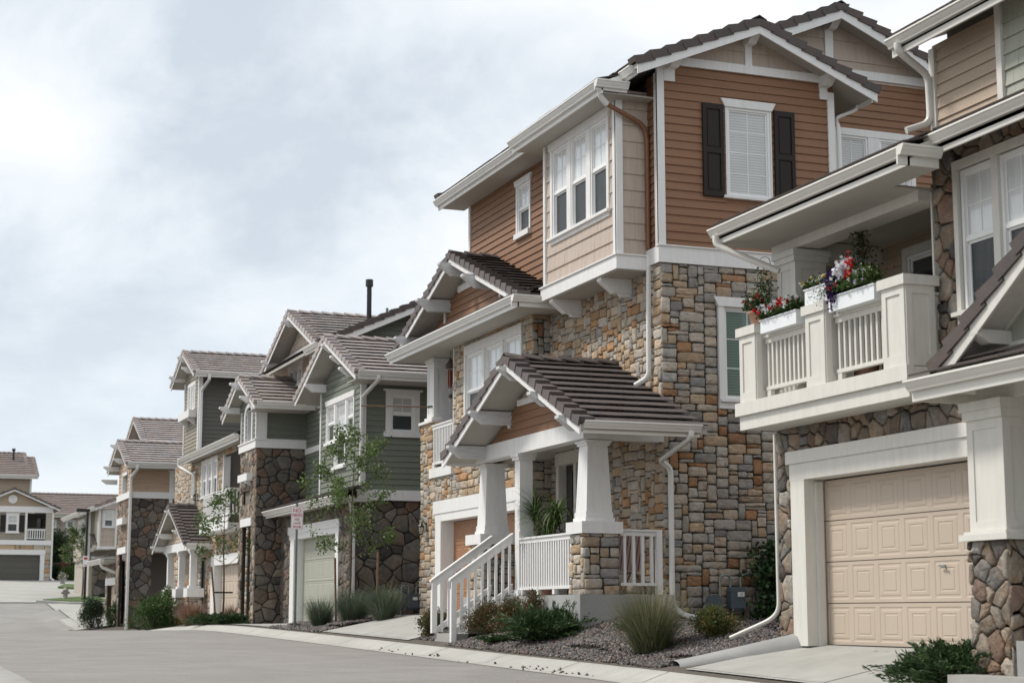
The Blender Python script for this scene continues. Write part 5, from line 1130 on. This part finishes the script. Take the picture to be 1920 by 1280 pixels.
def tree(label, x, y, h, cr, zc0, n, leaf, pal, trunk=.05, z=None, name='young_tree', lean=0, group=None, limbs=16):
    z = gz(x, y) if z is None else z; T = thing(name, label, 'tree', (x, y, z), group); mb = MB(); top = np.array([x + lean, y, z + h]); base = np.array([x, y, z])
    tp = [base + (top - base) * t + np.array([math.sin(t * 7) * .03, math.cos(t * 5) * .03, 0]) for t in (0, .2, .4, .6, .8, 1)]
    mb.tube([tuple(p) for p in tp], [trunk, trunk * .85, trunk * .7, trunk * .5, trunk * .3, trunk * .1], 8); mb.build('trunk', BARK, T); ends = []
    lb = MB()
    for i in range(limbs):
        t = zc0 + (1 - zc0) * (i + rng.uniform(0, 1)) / limbs; p = base + (top - base) * t; a = i * 2.4 + rng.uniform(-.4, .4); L = cr * (1.05 - .75 * abs((t - zc0) / (1 - zc0) - .25)) * rng.uniform(.6, 1.15)
        d = np.array([math.cos(a), math.sin(a), rng.uniform(.35, .9)]); q = p + d * L * .55; e = q + (d + np.array([0, 0, .25])) * L * .45
        lb.tube([tuple(p), tuple(q), tuple(e)], [trunk * .3, trunk * .18, trunk * .06], 5); ends += [(q, .7), (e, 1), ((p + q) / 2, .35), ((q + e) / 2, .9)]
        for k in range(3):
            b = q + (e - q) * rng.uniform(0, .8); f = b + unit(rng.normal(size=3) + d) * L * rng.uniform(.2, .42); lb.tube([tuple(b), tuple(f)], [trunk * .1, trunk * .04], 4); ends += [(f, 1), ((b + f) / 2, .8)]
    lb.build('limb', BARK, T)
    E_ = np.array([e for e, w_ in ends]); wt = np.array([w_ for e, w_ in ends]); wt = wt / wt.sum(); k = rng.choice(len(E_), n, p=wt); C = E_[k] + rng.normal(size=(n, 3)) * cr * .085
    leafmesh('crown', C, rng.uniform(.7, 1.3, n) * leaf, rng.uniform(.45, .7, n) * leaf, pal, T); return T

shrub('small spirea shrub with rusty tips at the foot of the white stair, beside the driveway', 10.75, 32.35, .34, .52, 3600, .045, P_SPI, name='shrub')
GS = 'rusty tipped shrubs in front of the porch wall'
shrub('rusty tipped shrub beside the white stair railing, leftmost in front of the porch wall', 11.02, 30.0, .46, .58, 5600, .045, P_SPIR, GS)
shrub('rusty tipped shrub in the middle of the porch wall planting, behind the spreading juniper', 11.15, 29.1, .46, .60, 5600, .045, P_SPIR, GS)
shrub('taller thin rusty tipped shrub standing behind the juniper against the concrete wall', 11.32, 28.45, .30, .70, 3000, .045, P_SPIR, GS)
juniper('spreading dark green juniper on the rock mulch in front of the brown house porch', 11.1, 27.35, .85, .62, 300)
juniper('low bright juniper sprig reaching towards the kerb in front of the stair shrubs', 10.75, 28.6, .42, .16, 60)
juniper('low juniper half hidden between the big feathery grass and the porch corner', 12.05, 25.5, .5, .25, 90)
grass('large feathery ornamental grass clump with tan plumes in front of the porch corner', 11.05, 23.2, .95, .85, 2000, P_FEA, 800, w=.007)
shrub('rounded yellow green spirea beside the splashing downspout and the grey gas meter', 11.95, 22.9, .42, .46, 5200, .045, [(.07, .10, .025), (.10, .13, .03), (.045, .075, .02), (.20, .13, .035)])
juniper('dark green juniper in front of the beige garage door at the lower right', 10.95, 15.55, .78, .46, 360)
T = thing('climbing_vine', 'dark leafy vine climbing the stone wall between the brown and tan houses', 'vine', (15.4, 26.7, -.15))
k = 4200; C = np.stack([15.35 + rng.normal(size=k) * .28, 26.75 + rng.normal(size=k) * .12, -.1 + rng.uniform(0, 1, k) ** 1.2 * 1.35], 1); C[:, 0] += (C[:, 2] - .5) * .1 + np.sin(C[:, 2] * 6) * .08
leafmesh('foliage', C, .10, .07, [(.03, .075, .02), (.045, .10, .028), (.02, .05, .015)], T)
mb = MB()
for i in range(5): mb.tube([(15.2 + i * .1, 26.9, -.15), (15.1 + i * .13, 26.85, .5), (15.15 + i * .12, 26.9, 1.2)], [.012, .01, .005], 5)
mb.build('stem', BARK, T)
GG = 'blue green grass clumps before the sage green garage'
grass('blue green grass clump right beside the no parking sign post', 10.95, 41.6, .80, .62, 1500, P_BLUE, 0, GG, w=.008)
grass('blue green grass clump directly in front of the sage house downspout', 11.35, 40.1, .92, .75, 1900, P_BLUE, 60, GG, w=.008)
grass('blue green grass clump nearest the gas meter of the sage house', 11.75, 38.95, .88, .70, 1800, P_BLUE, 40, GG, w=.008)
tree('young green leafed tree staked in front of the sage green house', 11.35, 40.6, 4.35, 1.12, .34, 3900, .08, [(.08, .135, .03), (.11, .175, .04), (.14, .205, .055), (.055, .095, .025)], .032, lean=.12)
for lab, x, y, h, ln in (('short brown wooden tree stake standing in front of the sage green garage door', 11.25, 41.3, 1.62, -.05), ('brown wooden tree stake beside the stone wall right of the young tree', 11.75, 39.5, 1.6, .0)):
    mb = MB(); mb.tube([(x, y, gz(x, y) - .1), (x + ln, y, gz(x, y) + h)], .028, 8); o = mb.build('wooden_stake', STAKE, None, root=(x, y, gz(x, y))); tag(o, lab, 'stake')
T = tree('thin young tree with sparse leaves in front of the taupe house', 11.2, 54.6, 4.0, 1.0, .42, 1500, .10, P_BRIGHT, .035, group=None)
mb = MB(); z_ = gz(11.2, 54.6) + 1.0; mb.box(10.9, 11.5, 54.55, 54.6, z_, z_ + .05); mb.build('tree_tie', BLACKM, T)
mb = MB(); mb.tube([(11.35, 56.2, -.6), (11.15, 56.3, 1.5)], .03, 8); tag(mb.build('wooden_stake', STAKE, None, root=(11.3, 56.2, -.5)), 'leaning brown wooden stake beside the far three column porch', 'stake')
GJ = 'low junipers before the taupe house'
juniper('low dark green juniper at the kerb, left one below the thin young tree', 10.55, 53.0, .8, .42, 130, group=GJ); juniper('low dark green juniper at the kerb, right one beside the fieldstone tower', 10.9, 51.9, .75, .40, 130, group=GJ)
grass('reddish brown grass clump between the green bush and the low junipers', 10.4, 55.6, .85, .7, 1600, [(.28, .16, .11), (.34, .20, .14), (.18, .12, .07)], 0, w=.012)
grass('small reddish grass clump behind the low junipers near the beige garage', 11.8, 56.0, .75, .4, 900, [(.20, .12, .08), (.25, .15, .10), (.13, .09, .05)], 0, w=.012)
shrub('wide bright green bush beside the corner downspout of the peach house', 11.2, 67.0, 1.05, 1.15, 7500, .09, P_MID + [(.08, .15, .03)], name='shrub', sq=1.1)
shrub('taller light green bush behind the wide bright green bush', 12.0, 69.5, .6, 1.55, 3200, .09, P_BRIGHT)
shrub('round dark green bush standing alone beside the far end of the pavement', 11.15, 84.5, .75, 1.35, 6500, .08, P_DARK + [(.04, .07, .03)])
shrub('small light bush beside the far garage door of the peach house', 12.0, 84.0, .4, 1.1, 1500, .08, P_MID)
tree('small leafy tree behind the black street lamp', 13.9, 110.5, 3.9, 1.35, .38, 3200, .13, [(.09, .135, .035), (.12, .17, .05), (.06, .10, .025)], .05)
shrub('tall dark green shrub beside the far garage house corner', 15.9, 142.0, 1.25, 3.6, 4500, .2, P_DARK + P_MID)
for i, (lab, x, y, r, h, pl) in enumerate((('yellow green bush at the foot of the far garage house', 16.2, 136.5, 1.0, 1.0, P_BRIGHT), ('dark bush left of the small leafy tree in the far bed', 17.2, 138.0, 1.2, 1.5, P_DARK), ('dark low bush in the far bed next to the garage house downspout', 15.3, 137.5, .7, 1.1, P_DARK), ('small dark bush at the base of the far stone wall', 17.0, 125.6, .8, .7, P_DARK), ('second small dark bush at the base of the far stone wall', 19.2, 125.8, .7, .7, P_DARK), ('low dark bush on the island beside the street lamp', 14.9, 107.5, .55, .35, P_DARK), ('small bush beside the far grey retaining wall', 16.6, 112.0, .35, .5, P_MID))):
    shrub(lab, x, y, r, h, 1500, .16, pl)
# rusty hedge before the far house, retaining wall, planter pot, hydrant, lamp
mb = MB(); mb.box(14.9, 18.6, 138.5, 139.2, 2.5, 3.9); tag(mb.build('retaining_wall', mat('rust_wall', (.15, .06, .035), .9, .3, 4, .02, 12), None, root=(16, 138.6, 2.6)), 'low rust coloured wall behind the far planting bed', 'wall')
mb = MB(); mb.box(14.4, 17.4, 113.4, 113.7, 1.0, 1.45); mb.box(14.3, 17.5, 113.35, 113.75, 1.451, 1.55); mb.box(17.4, 18.6, 112.8, 113.6, .9, 1.6); tag(mb.build('retaining_wall', FOUND, None, root=(16, 113.4, 1.1)), 'low grey block retaining wall beyond the lawn island', 'wall')
T = thing('flower_pot', 'dark pot with pale flowers at the edge of the far driveway', 'pot', (14.7, 128.0, gz(14.7, 128)))
z_ = gz(14.7, 128.); mb = MB(); mb.lathe(14.7, 128, [(.14, z_), (.2, z_ + .35), (.22, z_ + .4)], 12); mb.build('pot_body', FOUND, T); k = 500; C = np.array([14.7, 128, z_ + .52]) + rng.normal(size=(k, 3)) * .12; leafmesh('blossoms', C, .12, .1, [(.5, .5, .45), (.1, .15, .05), (.45, .3, .3)], T)
x, y = 12.3, 105.4; z = gz(x, y, .2); T = thing('fire_hydrant', 'weathered grey fire hydrant on the small lawn island', 'hydrant', (x, y, z))
mb = MB(); mb.lathe(x, y, [(.19, z), (.19, z + .05), (.13, z + .06), (.13, z + .42), (.18, z + .43), (.18, z + .48), (.15, z + .52), (.10, z + .60), (.04, z + .64), (.04, z + .70)], 14); mb.build('barrel', HYD, T)
mb = MB(); mb.tube([(x - .24, y, z + .33), (x + .24, y, z + .33)], .07, 10); mb.build('nozzle', HYD, T); mb = MB(); mb.tube([(x, y, z + .33), (x, y - .26, z + .33)], .09, 10); mb.build('nozzle', HYD, T)
x, y = 13.3, 104.6; z = gz(x, y, .15); T = thing('street_lamp', 'black square street lamp with a flat box head on the lawn island', 'street lamp', (x, y, z))
mb = MB(); mb.box(x - .07, x + .07, y - .07, y + .07, z, z + 5.1); mb.build('pole', BLACKM, T); mb = MB(); mb.box(x - .65, x + .12, y - .16, y + .16, z + 5.12, z + 5.30); mb.build('lamp_head', BLACKM, T); mb = MB(); mb.box(x - .6, x - .1, y - .16, y + .16, z + 5.09, z + 5.119); mb.build('lamp_lens', LANG, T); bx(T, 'base', BLACKM, x - .17, x + .17, y - .17, y + .17, z - .05, z + .12)
T2 = thing('street_sign', 'small white and red notice fixed on the black street lamp pole', 'sign', (x, y - .13, z + 2.0)); bx(T2, 'sign_panel', SIGNW, x - .19, x + .13, y - .15, y - .12, z + 1.95, z + 2.55); bx(T2, 'lettering', SIGNR, x - .14, x + .08, y - .154, y - .1505, z + 2.34, z + 2.48); bx(T2, 'lettering', SIGNR, x - .12, x + .06, y - .154, y - .1505, z + 2.0, z + 2.04)
# parking sign
x, y = 10.48, 42.3; z = gz(x, y); T = thing('parking_sign', 'white no parking fire lane sign with red letters on a galvanised post', 'sign', (x, y, z))
mb = MB(); mb.box(x - .028, x - .022, y - .0, y + .03, z, z + 3.08); mb.box(x + .022, x + .028, y, y + .03, z, z + 3.08); mb.box(x - .022, x + .022, y - .004, y + .004, z, z + 3.08)
for i in range(48): mb.box(x - .007, x + .007, y - .006, y - .0041, z + .1 + i * .05, z + .118 + i * .05)
mb.build('post', GREYM, T)
ang = R(-14)
def sg(name, m, a0, a1, z0, z1, d): # sign turned a little towards the road
    mb = MB(); c, s = math.cos(ang), math.sin(ang); P = lambda a, b, zz: (x + a * c - b * s, y - .012 + a * s + b * c, zz)
    mb.prism([P(a0, -d, z0), P(a1, -d, z0), P(a1, -d, z1), P(a0, -d, z1)], Vector(P(0, .002, 0)) - Vector(P(0, 0, 0))); return mb.build(name, m, T)
sz = z + 2.44; sg('sign_panel', SIGNW, -.15, .15, sz, sz + .56, .004)
for q in ((-.14, .14, sz + .012, sz + .017), (-.14, .14, sz + .543, sz + .548), (-.14, -.135, sz + .017, sz + .543), (.135, .14, sz + .017, sz + .543)): sg('border', SIGNR, *q, .0065)
def text(s, h, zz, m, wd=None):
    cu = bpy.data.curves.new('lettering', 'FONT'); cu.body = s; cu.size = h; cu.align_x = 'CENTER'; cu.extrude = .001; cu.offset = .0015; o = bpy.data.objects.new('lettering', cu); COL.objects.link(o); o.parent = T
    cu.materials.append(m); c, s_ = math.cos(ang), math.sin(ang); b = -.0075; o.location = (0 * c - b * s_ - 0, -.012 + b * c, zz - z); o.rotation_euler = (R(90), 0, ang)
    if wd: o.scale = (wd, 1, 1)
    me = bpy.data.meshes.new_from_object(o.evaluated_get(bpy.context.evaluated_depsgraph_get())); n_ = bpy.data.objects.new('lettering', me); COL.objects.link(n_); n_.parent = T; n_.matrix_local = o.matrix_basis; bpy.data.objects.remove(o)
text('NO', .13, sz + .425, SIGNR); text('PARKING', .115, sz + .315, SIGNR, .50); LR = mat('sign_pale_red', (.55, .22, .22), .5, .03); text('FIRE', .085, sz + .215, LR, .85); text('LANE', .085, sz + .125, LR, .85)
mb = MB(); c, s_ = math.cos(ang), math.sin(ang); P = lambda a, zz: (x + a * c - (-.009) * s_, y - .012 + a * s_ + (-.009) * c, zz)
mb.prism([P(-.11, sz + .065), P(-.06, sz + .038), P(-.06, sz + .055), (P(.06, sz + .055)), P(.06, sz + .038), P(.11, sz + .065), P(.06, sz + .092), P(.06, sz + .075), P(-.06, sz + .075), P(-.06, sz + .092)], (0, .002, 0)); mb.build('arrow', SIGNR, T)
# gas meters
def gas_meter(label, x, y, z, grp='gas meters'):
    T = thing('gas_meter', label, 'gas meter', (x, y, z), grp)
    mb = MB(); mb.box(x - .14, x + .14, y - .1, y + .08, z + .05, z + .34); mb.prism([(x - .15, y - .11, z + .34), (x + .15, y - .11, z + .34), (x + .11, y - .11, z + .42), (x - .11, y - .11, z + .42)], (0, .2, 0)); mb.lathe(x, y, [(.12, z), (.15, z + .06)], 14); mb.build('meter_body', METER, T)
    mb = MB(); mb.box(x - .02, x + .11, y - .116, y - .111, z + .25, z + .33); mb.build('dial_plate', SIGNW, T)
    mb = MB(); mb.tube(smooth_path([(x - .10, y, z + .40), (x - .10, y, z + .62), (x - .30, y, z + .62), (x - .30, y, z + .12)], .09), .022, 8); mb.tube(smooth_path([(x + .1, y, z + .40), (x + .1, y, z + .62), (x + .45, y + .02, z + .66)], .08), .02, 8); mb.tube([(x - .30, y, z + .12), (x - .30, y, z - .15)], .02, 8); mb.build('pipe', GREYM, T)
    mb = MB(); mb.tube([(x - .45, y - .02, z + .14), (x - .45, y - .1, z + .14)], .15, 16); mb.tube([(x - .45, y, z + .14), (x - .28, y, z + .14)], .03, 8); mb.build('regulator', METER, T)
gas_meter('grey gas meter with round regulator on the brown house side wall, beside the vine', 14.42, 26.85, .04); gas_meter('grey gas meter at the foot of the sage green house side wall', 13.85, 43.4, .1)
# porch plant, chair, chime, flag pole
T = thing('potted_plant', 'tall yucca with long drooping strap leaves behind the white porch railing', 'plant', (11.98, 29.55, .33))
mb = MB(); mb.lathe(11.98, 29.55, [(.14, .33), (.2, .7), (.22, .74)], 16); mb.build('pot', TERRA, T)
mb = MB(); mb.tube([(11.98, 29.7, .7), (11.95, 29.95, 1.95)], .035, 8); mb.tube([(12.0, 29.5, .7), (12.1, 29.3, 1.85)], .035, 8); mb.tube([(12.0, 29.5, .7), (12.2, 29.75, 1.5)], .03, 8); mb.build('stem', BARK, T)
for (cx, cy, cz, k) in ((11.93, 29.95, 1.93, 85), (12.1, 29.3, 1.85, 95), (12.2, 29.75, 1.5, 70), (12.0, 29.5, 1.5, 70)):
    a = rng.uniform(0, 2 * np.pi, k); base = np.stack([cx + np.cos(a) * .02, cy + np.sin(a) * .02, cz + rng.uniform(-.3, .05, k)], 1)
    blades('leaves', base, a, rng.uniform(.1, 1.5, k), rng.uniform(.45, .85, k), np.full(k, .034), [(.06, .11, .03), (.08, .14, .035), (.04, .08, .022), (.11, .15, .05)], T, 1.7, 6)
T = thing('folding_chair', 'folding chair with pink and red striped canvas on the porch behind the white railing', 'chair', (12.75, 28.1, .33))
mb = MB(); mb.prism([(12.5, 28.45, .98), (12.5, 27.75, .75), (13.0, 27.75, .75), (13.0, 28.45, .98)], (0, .01, -.01)); mb.prism([(12.5, 27.7, .72), (12.5, 27.45, 1.40), (13.0, 27.45, 1.40), (13.0, 27.7, .72)], (0, .02, 0)); mb.build('canvas', STRIPE, T)
for i in range(7): a = 12.54 + i * .068; m_ = MB(); m_.prism([(a, 27.68, .74), (a, 27.44, 1.39), (a + .012, 27.44, 1.39), (a + .012, 27.68, .74)], (0, -.004, 0)); m_.build('stripe', STRIPR, T)
FRM = mat('chair_frame', (.16, .11, .08), .6)
for xx in (12.47, 13.02): m_ = MB(); m_.tube([(xx, 27.43, 1.42), (xx, 28.5, .34)], .018, 8); m_.build('frame', FRM, T); m_ = MB(); m_.tube([(xx, 28.45, 1.0), (xx, 27.35, .34)], .018, 8); m_.build('leg', FRM, T); m_ = MB(); m_.tube([(xx, 27.55, 1.08), (xx, 28.25, 1.0)], .018, 8); m_.build('armrest', FRM, T)
T = thing('wind_chime', 'orange bamboo wind chime hanging from the brown house balcony eave', 'wind chime', (12.85, 37.5, 5.7)); cx, cy = 12.85, 37.5
mb = MB(); mb.lathe(cx, cy, [(.02, 5.82), (.07, 5.74), (.13, 5.66), (.12, 5.60)], 10); mb.tube([(cx, cy, 5.98), (cx, cy, 5.8)], .008, 5); mb.build('top', BARK, T)
for i in range(6): a = i * math.pi / 3; m_ = MB(); m_.tube([(cx + .06 * math.cos(a), cy + .06 * math.sin(a), 5.56), (cx + .06 * math.cos(a), cy + .06 * math.sin(a), 5.2 - .04 * (i % 3))], .02, 7); m_.build('chime_tube', CHIME, T)
mb = MB(); mb.tube([(cx, cy, 5.6), (cx, cy, 4.98)], .005, 4); mb.lathe(cx, cy, [(.04, 4.9), (.05, 4.94), (.03, 4.99)], 8); mb.build('striker', BARK, T)
T = thing('flag_pole', 'thin bare wooden flag pole sticking out level from the brown house balcony column', 'pole', (12.8, 38.7, 4.8)); mb = MB(); mb.tube([(12.8, 38.7, 4.82), (11.1, 38.85, 4.80)], .016, 8); mb.build('rod', STAKE, T); mb = MB(); mb.tube([(12.84, 38.7, 4.84), (12.7, 38.72, 4.82)], .035, 8); mb.build('holder', GREYM, T)
# balcony things
def flowers(T, cx, cy, cz, lx, ly, h, n, nf, fc, pal=P_MID):
    C = np.stack([cx + rng.uniform(-.5, .5, n) * lx + rng.normal(size=n) * .03, cy + rng.uniform(-.5, .5, n) * ly, cz + np.abs(rng.normal(size=n)) * h * .45], 1); leafmesh('foliage', C, .05, .032, pal, T)
    F = np.stack([cx - .04 + rng.uniform(-.55, .5, nf) * lx, cy + rng.uniform(-.5, .5, nf) * ly, cz + .03 + rng.uniform(0, 1, nf) * h * .8], 1); c = np.array(fc)[rng.integers(0, len(fc), nf)]
    P_ = np.repeat(F, 6, 0) + rng.normal(size=(nf * 6, 3)) * .012; leafmesh('blossoms', P_, .05, .042, [(1, 1, 1)], T, colr=np.repeat(c, 6, 0) * rng.uniform(.8, 1.1, (nf * 6, 1)))
def planter(label, x0, x1, y0, y1, z0, z1):
    T = thing('window_box', label, 'planter', ((x0 + x1) / 2, (y0 + y1) / 2, z0), 'white flower boxes along the balcony rail'); mb = MB(); mb.box(x0, x1, y0, y1, z0, z1 - .03); mb.box(x0 - .015, x1 + .015, y0 - .015, y1 + .015, z1 - .03, z1 - .015); mb.build('box', PLAST, T)
    bx(T, 'soil', SOIL, x0 + .01, x1 - .01, y0 + .01, y1 - .01, z1 - .03, z1 - .005); return T
RED = (.55, .01, .015); WH = (.75, .75, .78); PUR = (.04, .012, .09); YEL = (.45, .35, .06)
T = planter('white flower box of red and white petunias left of the middle balcony post', 11.44, 11.68, 19.5, 20.45, 3.742, 3.94); flowers(T, 11.52, 20.0, 3.95, .24, .95, .16, 1900, 60, [RED, RED, WH, WH])
T = planter('white oval planter with trailing white blooms on the middle balcony post', 11.46, 11.72, 18.72, 19.30, 3.922, 4.16); flowers(T, 11.56, 19.05, 4.16, .2, .6, .10, 900, 22, [YEL, WH]); k = 260; C = np.stack([11.42 + rng.normal(size=k) * .03, 18.85 + rng.normal(size=k) * .13, 4.02 + rng.normal(size=k) * .08], 1); leafmesh('blossoms', C, .022, .02, [(.6, .58, .62), (.1, .12, .05)], T)
T = planter('white flower box of purple and red petunias by the near post', 11.42, 11.68, 17.62, 18.66, 3.742, 3.95); flowers(T, 11.5, 18.2, 3.97,  .24, .95, .2, 2800, 34, [RED, WH, WH, (.5, .45, .6)], P_MID + P_BRIGHT)
k = 420; C = np.stack([11.42 + rng.normal(size=k) * .04, 18.52 + rng.normal(size=k) * .05, 4.05 + rng.normal(size=k) * .11], 1); leafmesh('blossoms', C, .055, .05, [PUR, (.06, .02, .12)], T); k = 260; C = np.stack([11.42 + rng.normal(size=k) * .05, 18.3 + rng.normal(size=k) * .06, 4.22 + rng.normal(size=k) * .06], 1); leafmesh('blossoms', C, .055, .05, [WH], T); k = 60; C = np.stack([11.4 + rng.normal(size=k) * .03, 18.12 + rng.normal(size=k) * .02, 4.2 + rng.normal(size=k) * .07], 1); leafmesh('blossoms', C, .05, .045, [RED], T)
T = thing('flower_pot', 'terracotta pot with red and white flowers on the far left balcony post', 'pot', (11.62, 20.84, 3.9)); mb = MB(); mb.lathe(11.62, 20.84, [(.08, 3.902), (.125, 4.08), (.14, 4.08), (.142, 4.12), (.12, 4.12)], 16); mb.build('pot_body', TERRA, T); flowers(T, 11.6, 20.82, 4.14, .26, .3, .2, 1200, 22, [RED, WH])
mb = MB(); mb.tube(smooth_path([(11.7, 20.6, 3.95), (11.7, 20.6, 4.85), (11.68, 20.85, 4.9), (11.66, 20.9, 4.6)], .1), .006, 6); o = mb.build('plant_hook', GREYM, T); k = 260; C = np.stack([11.66 + rng.normal(size=k) * .05, 20.72 + rng.normal(size=k) * .1, 4.38 + rng.normal(size=k) * .16], 1); leafmesh('leaves', C, .05, .03, P_MID, T)
T = thing('climbing_plant', 'thin leafy vine on a wire trellis rising behind the balcony flower boxes', 'plant', (12.1, 18.95, 2.85)); mb = MB()
for i in range(4): mb.tube([(12.0 + .08 * i, 18.95 + .05 * i, 2.86), (12.05 + .03 * i, 18.95, 5.0)], .006, 5)
mb.build('trellis', GREYM, T); k = 1300; t = rng.uniform(0, 1, k) ** 1.5; C = np.stack([12.05 + rng.normal(size=k) * (.12 * (1 - t) ** 2 + .03), 18.9 + rng.normal(size=k) * (.26 * (1 - t) ** 2 + .035) + np.sin(t * 9) * .05, 3.95 + t * 1.38], 1); leafmesh('foliage', C, .05, .032, [(.02, .045, .015), (.035, .065, .02), (.10, .09, .03), (.14, .06, .03)], T); mb = MB(); mb.lathe(12.1, 18.95, [(.16, 2.85), (.2, 3.2)], 12); mb.build('pot', TERRA, T)
T = thing('barbecue_grill', 'barbecue grill under a black cover behind the near balcony post', 'barbecue', (12.2, 17.9, 2.85)); vs = []
for z_, a, b in ((2.86, .25, .5), (3.7, .27, .52), (3.95, .27, .55), (4.10, .22, .46), (4.14, .1, .3)): vs += [(12.2 + a * math.copysign(abs(math.cos(t)) ** .5, math.cos(t)) + random.uniform(-.01, .01), 17.95 + b * math.copysign(abs(math.sin(t)) ** .5, math.sin(t)), z_ + random.uniform(-.015, .015)) for t in [2 * math.pi * i / 20 for i in range(20)]]
mb = MB(); mb.mesh(vs, [(r_ * 20 + i, r_ * 20 + (i + 1) % 20, (r_ + 1) * 20 + (i + 1) % 20, (r_ + 1) * 20 + i) for r_ in range(4) for i in range(20)] + [tuple(range(80, 100))], None, True); mb.build('cover', CLOTHB, T)
T = thing('patio_chair', 'white plastic patio chair behind the left half of the balcony railing', 'chair', (12.3, 20.0, 2.85)); bx(T, 'seat', PLAST, 12.05, 12.5, 19.8, 20.25, 3.26, 3.3); bx(T, 'backrest', PLAST, 12.5, 12.54, 19.8, 20.25, 3.3, 3.68)
for a in (12.07, 12.5):
    for b in (19.82, 20.2): bx(T, 'leg', PLAST, a, a + .035, b, b + .035, 2.85, 3.26)
# rock mulch
def pebbles(label, regions, size, name='rock_mulch'):
    P_, S_ = [], []
    for (x0, x1, y0, y1, n, test) in regions:
        X = rng.uniform(x0, x1, n); Y = rng.uniform(y0, y1, n)
        for a, b in zip(X, Y):
            if test is None or test(a, b): P_.append((a, b, ground(a, b) + .012 + (.05 * math.sin(a * 2.1 + 1) * math.sin(b * 1.7) + .03 if a > 10.8 else 0) + random.uniform(-.01, .015)))
    P_ = np.array(P_); n = len(P_); s = size * rng.uniform(.5, 1.35, (n, 1)); ax = unit(rng.normal(size=(n, 3))); b = unit(np.cross(ax, rng.normal(size=(n, 3)))); c = np.cross(ax, b)
    A, B, Cc = ax * s * rng.uniform(.8, 1.2, (n, 1)), b * s * rng.uniform(.6, 1, (n, 1)), c * s * rng.uniform(.45, .8, (n, 1))
    V = np.stack([P_ + A, P_ - A, P_ + B, P_ - B, P_ + Cc, P_ - Cc], 1).reshape(-1, 3)
    F = np.array([(0, 2, 4), (2, 1, 4), (1, 3, 4), (3, 0, 4), (2, 0, 5), (1, 2, 5), (3, 1, 5), (0, 3, 5)])[None] + 6 * np.arange(n)[:, None, None]
    cl = cols([(.105, .092, .085), (.15, .125, .112), (.065, .06, .06), (.20, .17, .15), (.13, .09, .078), (.08, .083, .088)], n, .3)
    o = np_mesh(name, V, F.reshape(-1, 3), np.repeat(cl, 8, 0), GRAVEL, root=(P_[0][0], P_[0][1], P_[0][2])); tag(o, label, 'gravel', kind='stuff')
edge = lambda a, b: b > 21.35 - .75 * max(0, (a - 10.5) / 1.55) ** .8 + .1
pebbles('purplish grey rock mulch covering the bed in front of the brown house porch', [(10.32, 13.2, 20.7, 27.0, 15500, edge), (10.32, 11.55, 27.0, 30.35, 5200, None), (10.5, 11.5, 31.6, 32.7, 700, None), (13.2, 16.5, 20.9, 27.0, 5000, None)], .034)
pebbles('dark rock mulch in the bed beside the no parking sign', [(10.32, 12.2, 39.35, 44.5, 6500, None), (12.2, 14.5, 39.4, 43.6, 2500, None), (10.44, 12.8, 52, 58.4, 2600, None)], .045)
pebbles('loose pebbles scattered in the gutter along the kerb', [(9.6, 10.0, 22.5, 33, 26, None), (9.75, 9.95, 23.2, 25.2, 22, None), (10.0, 14.0, 13.2, 20, 5, None)], .028)
pebbles('rock mulch beside the lawn island', [(14.6, 18, 103.5, 107.4, 1800, None)], .09); pebbles('rock mulch at the foot of the tan house entry step', [(10.45, 11.2, 11.5, 14.8, 2500, None)], .034)
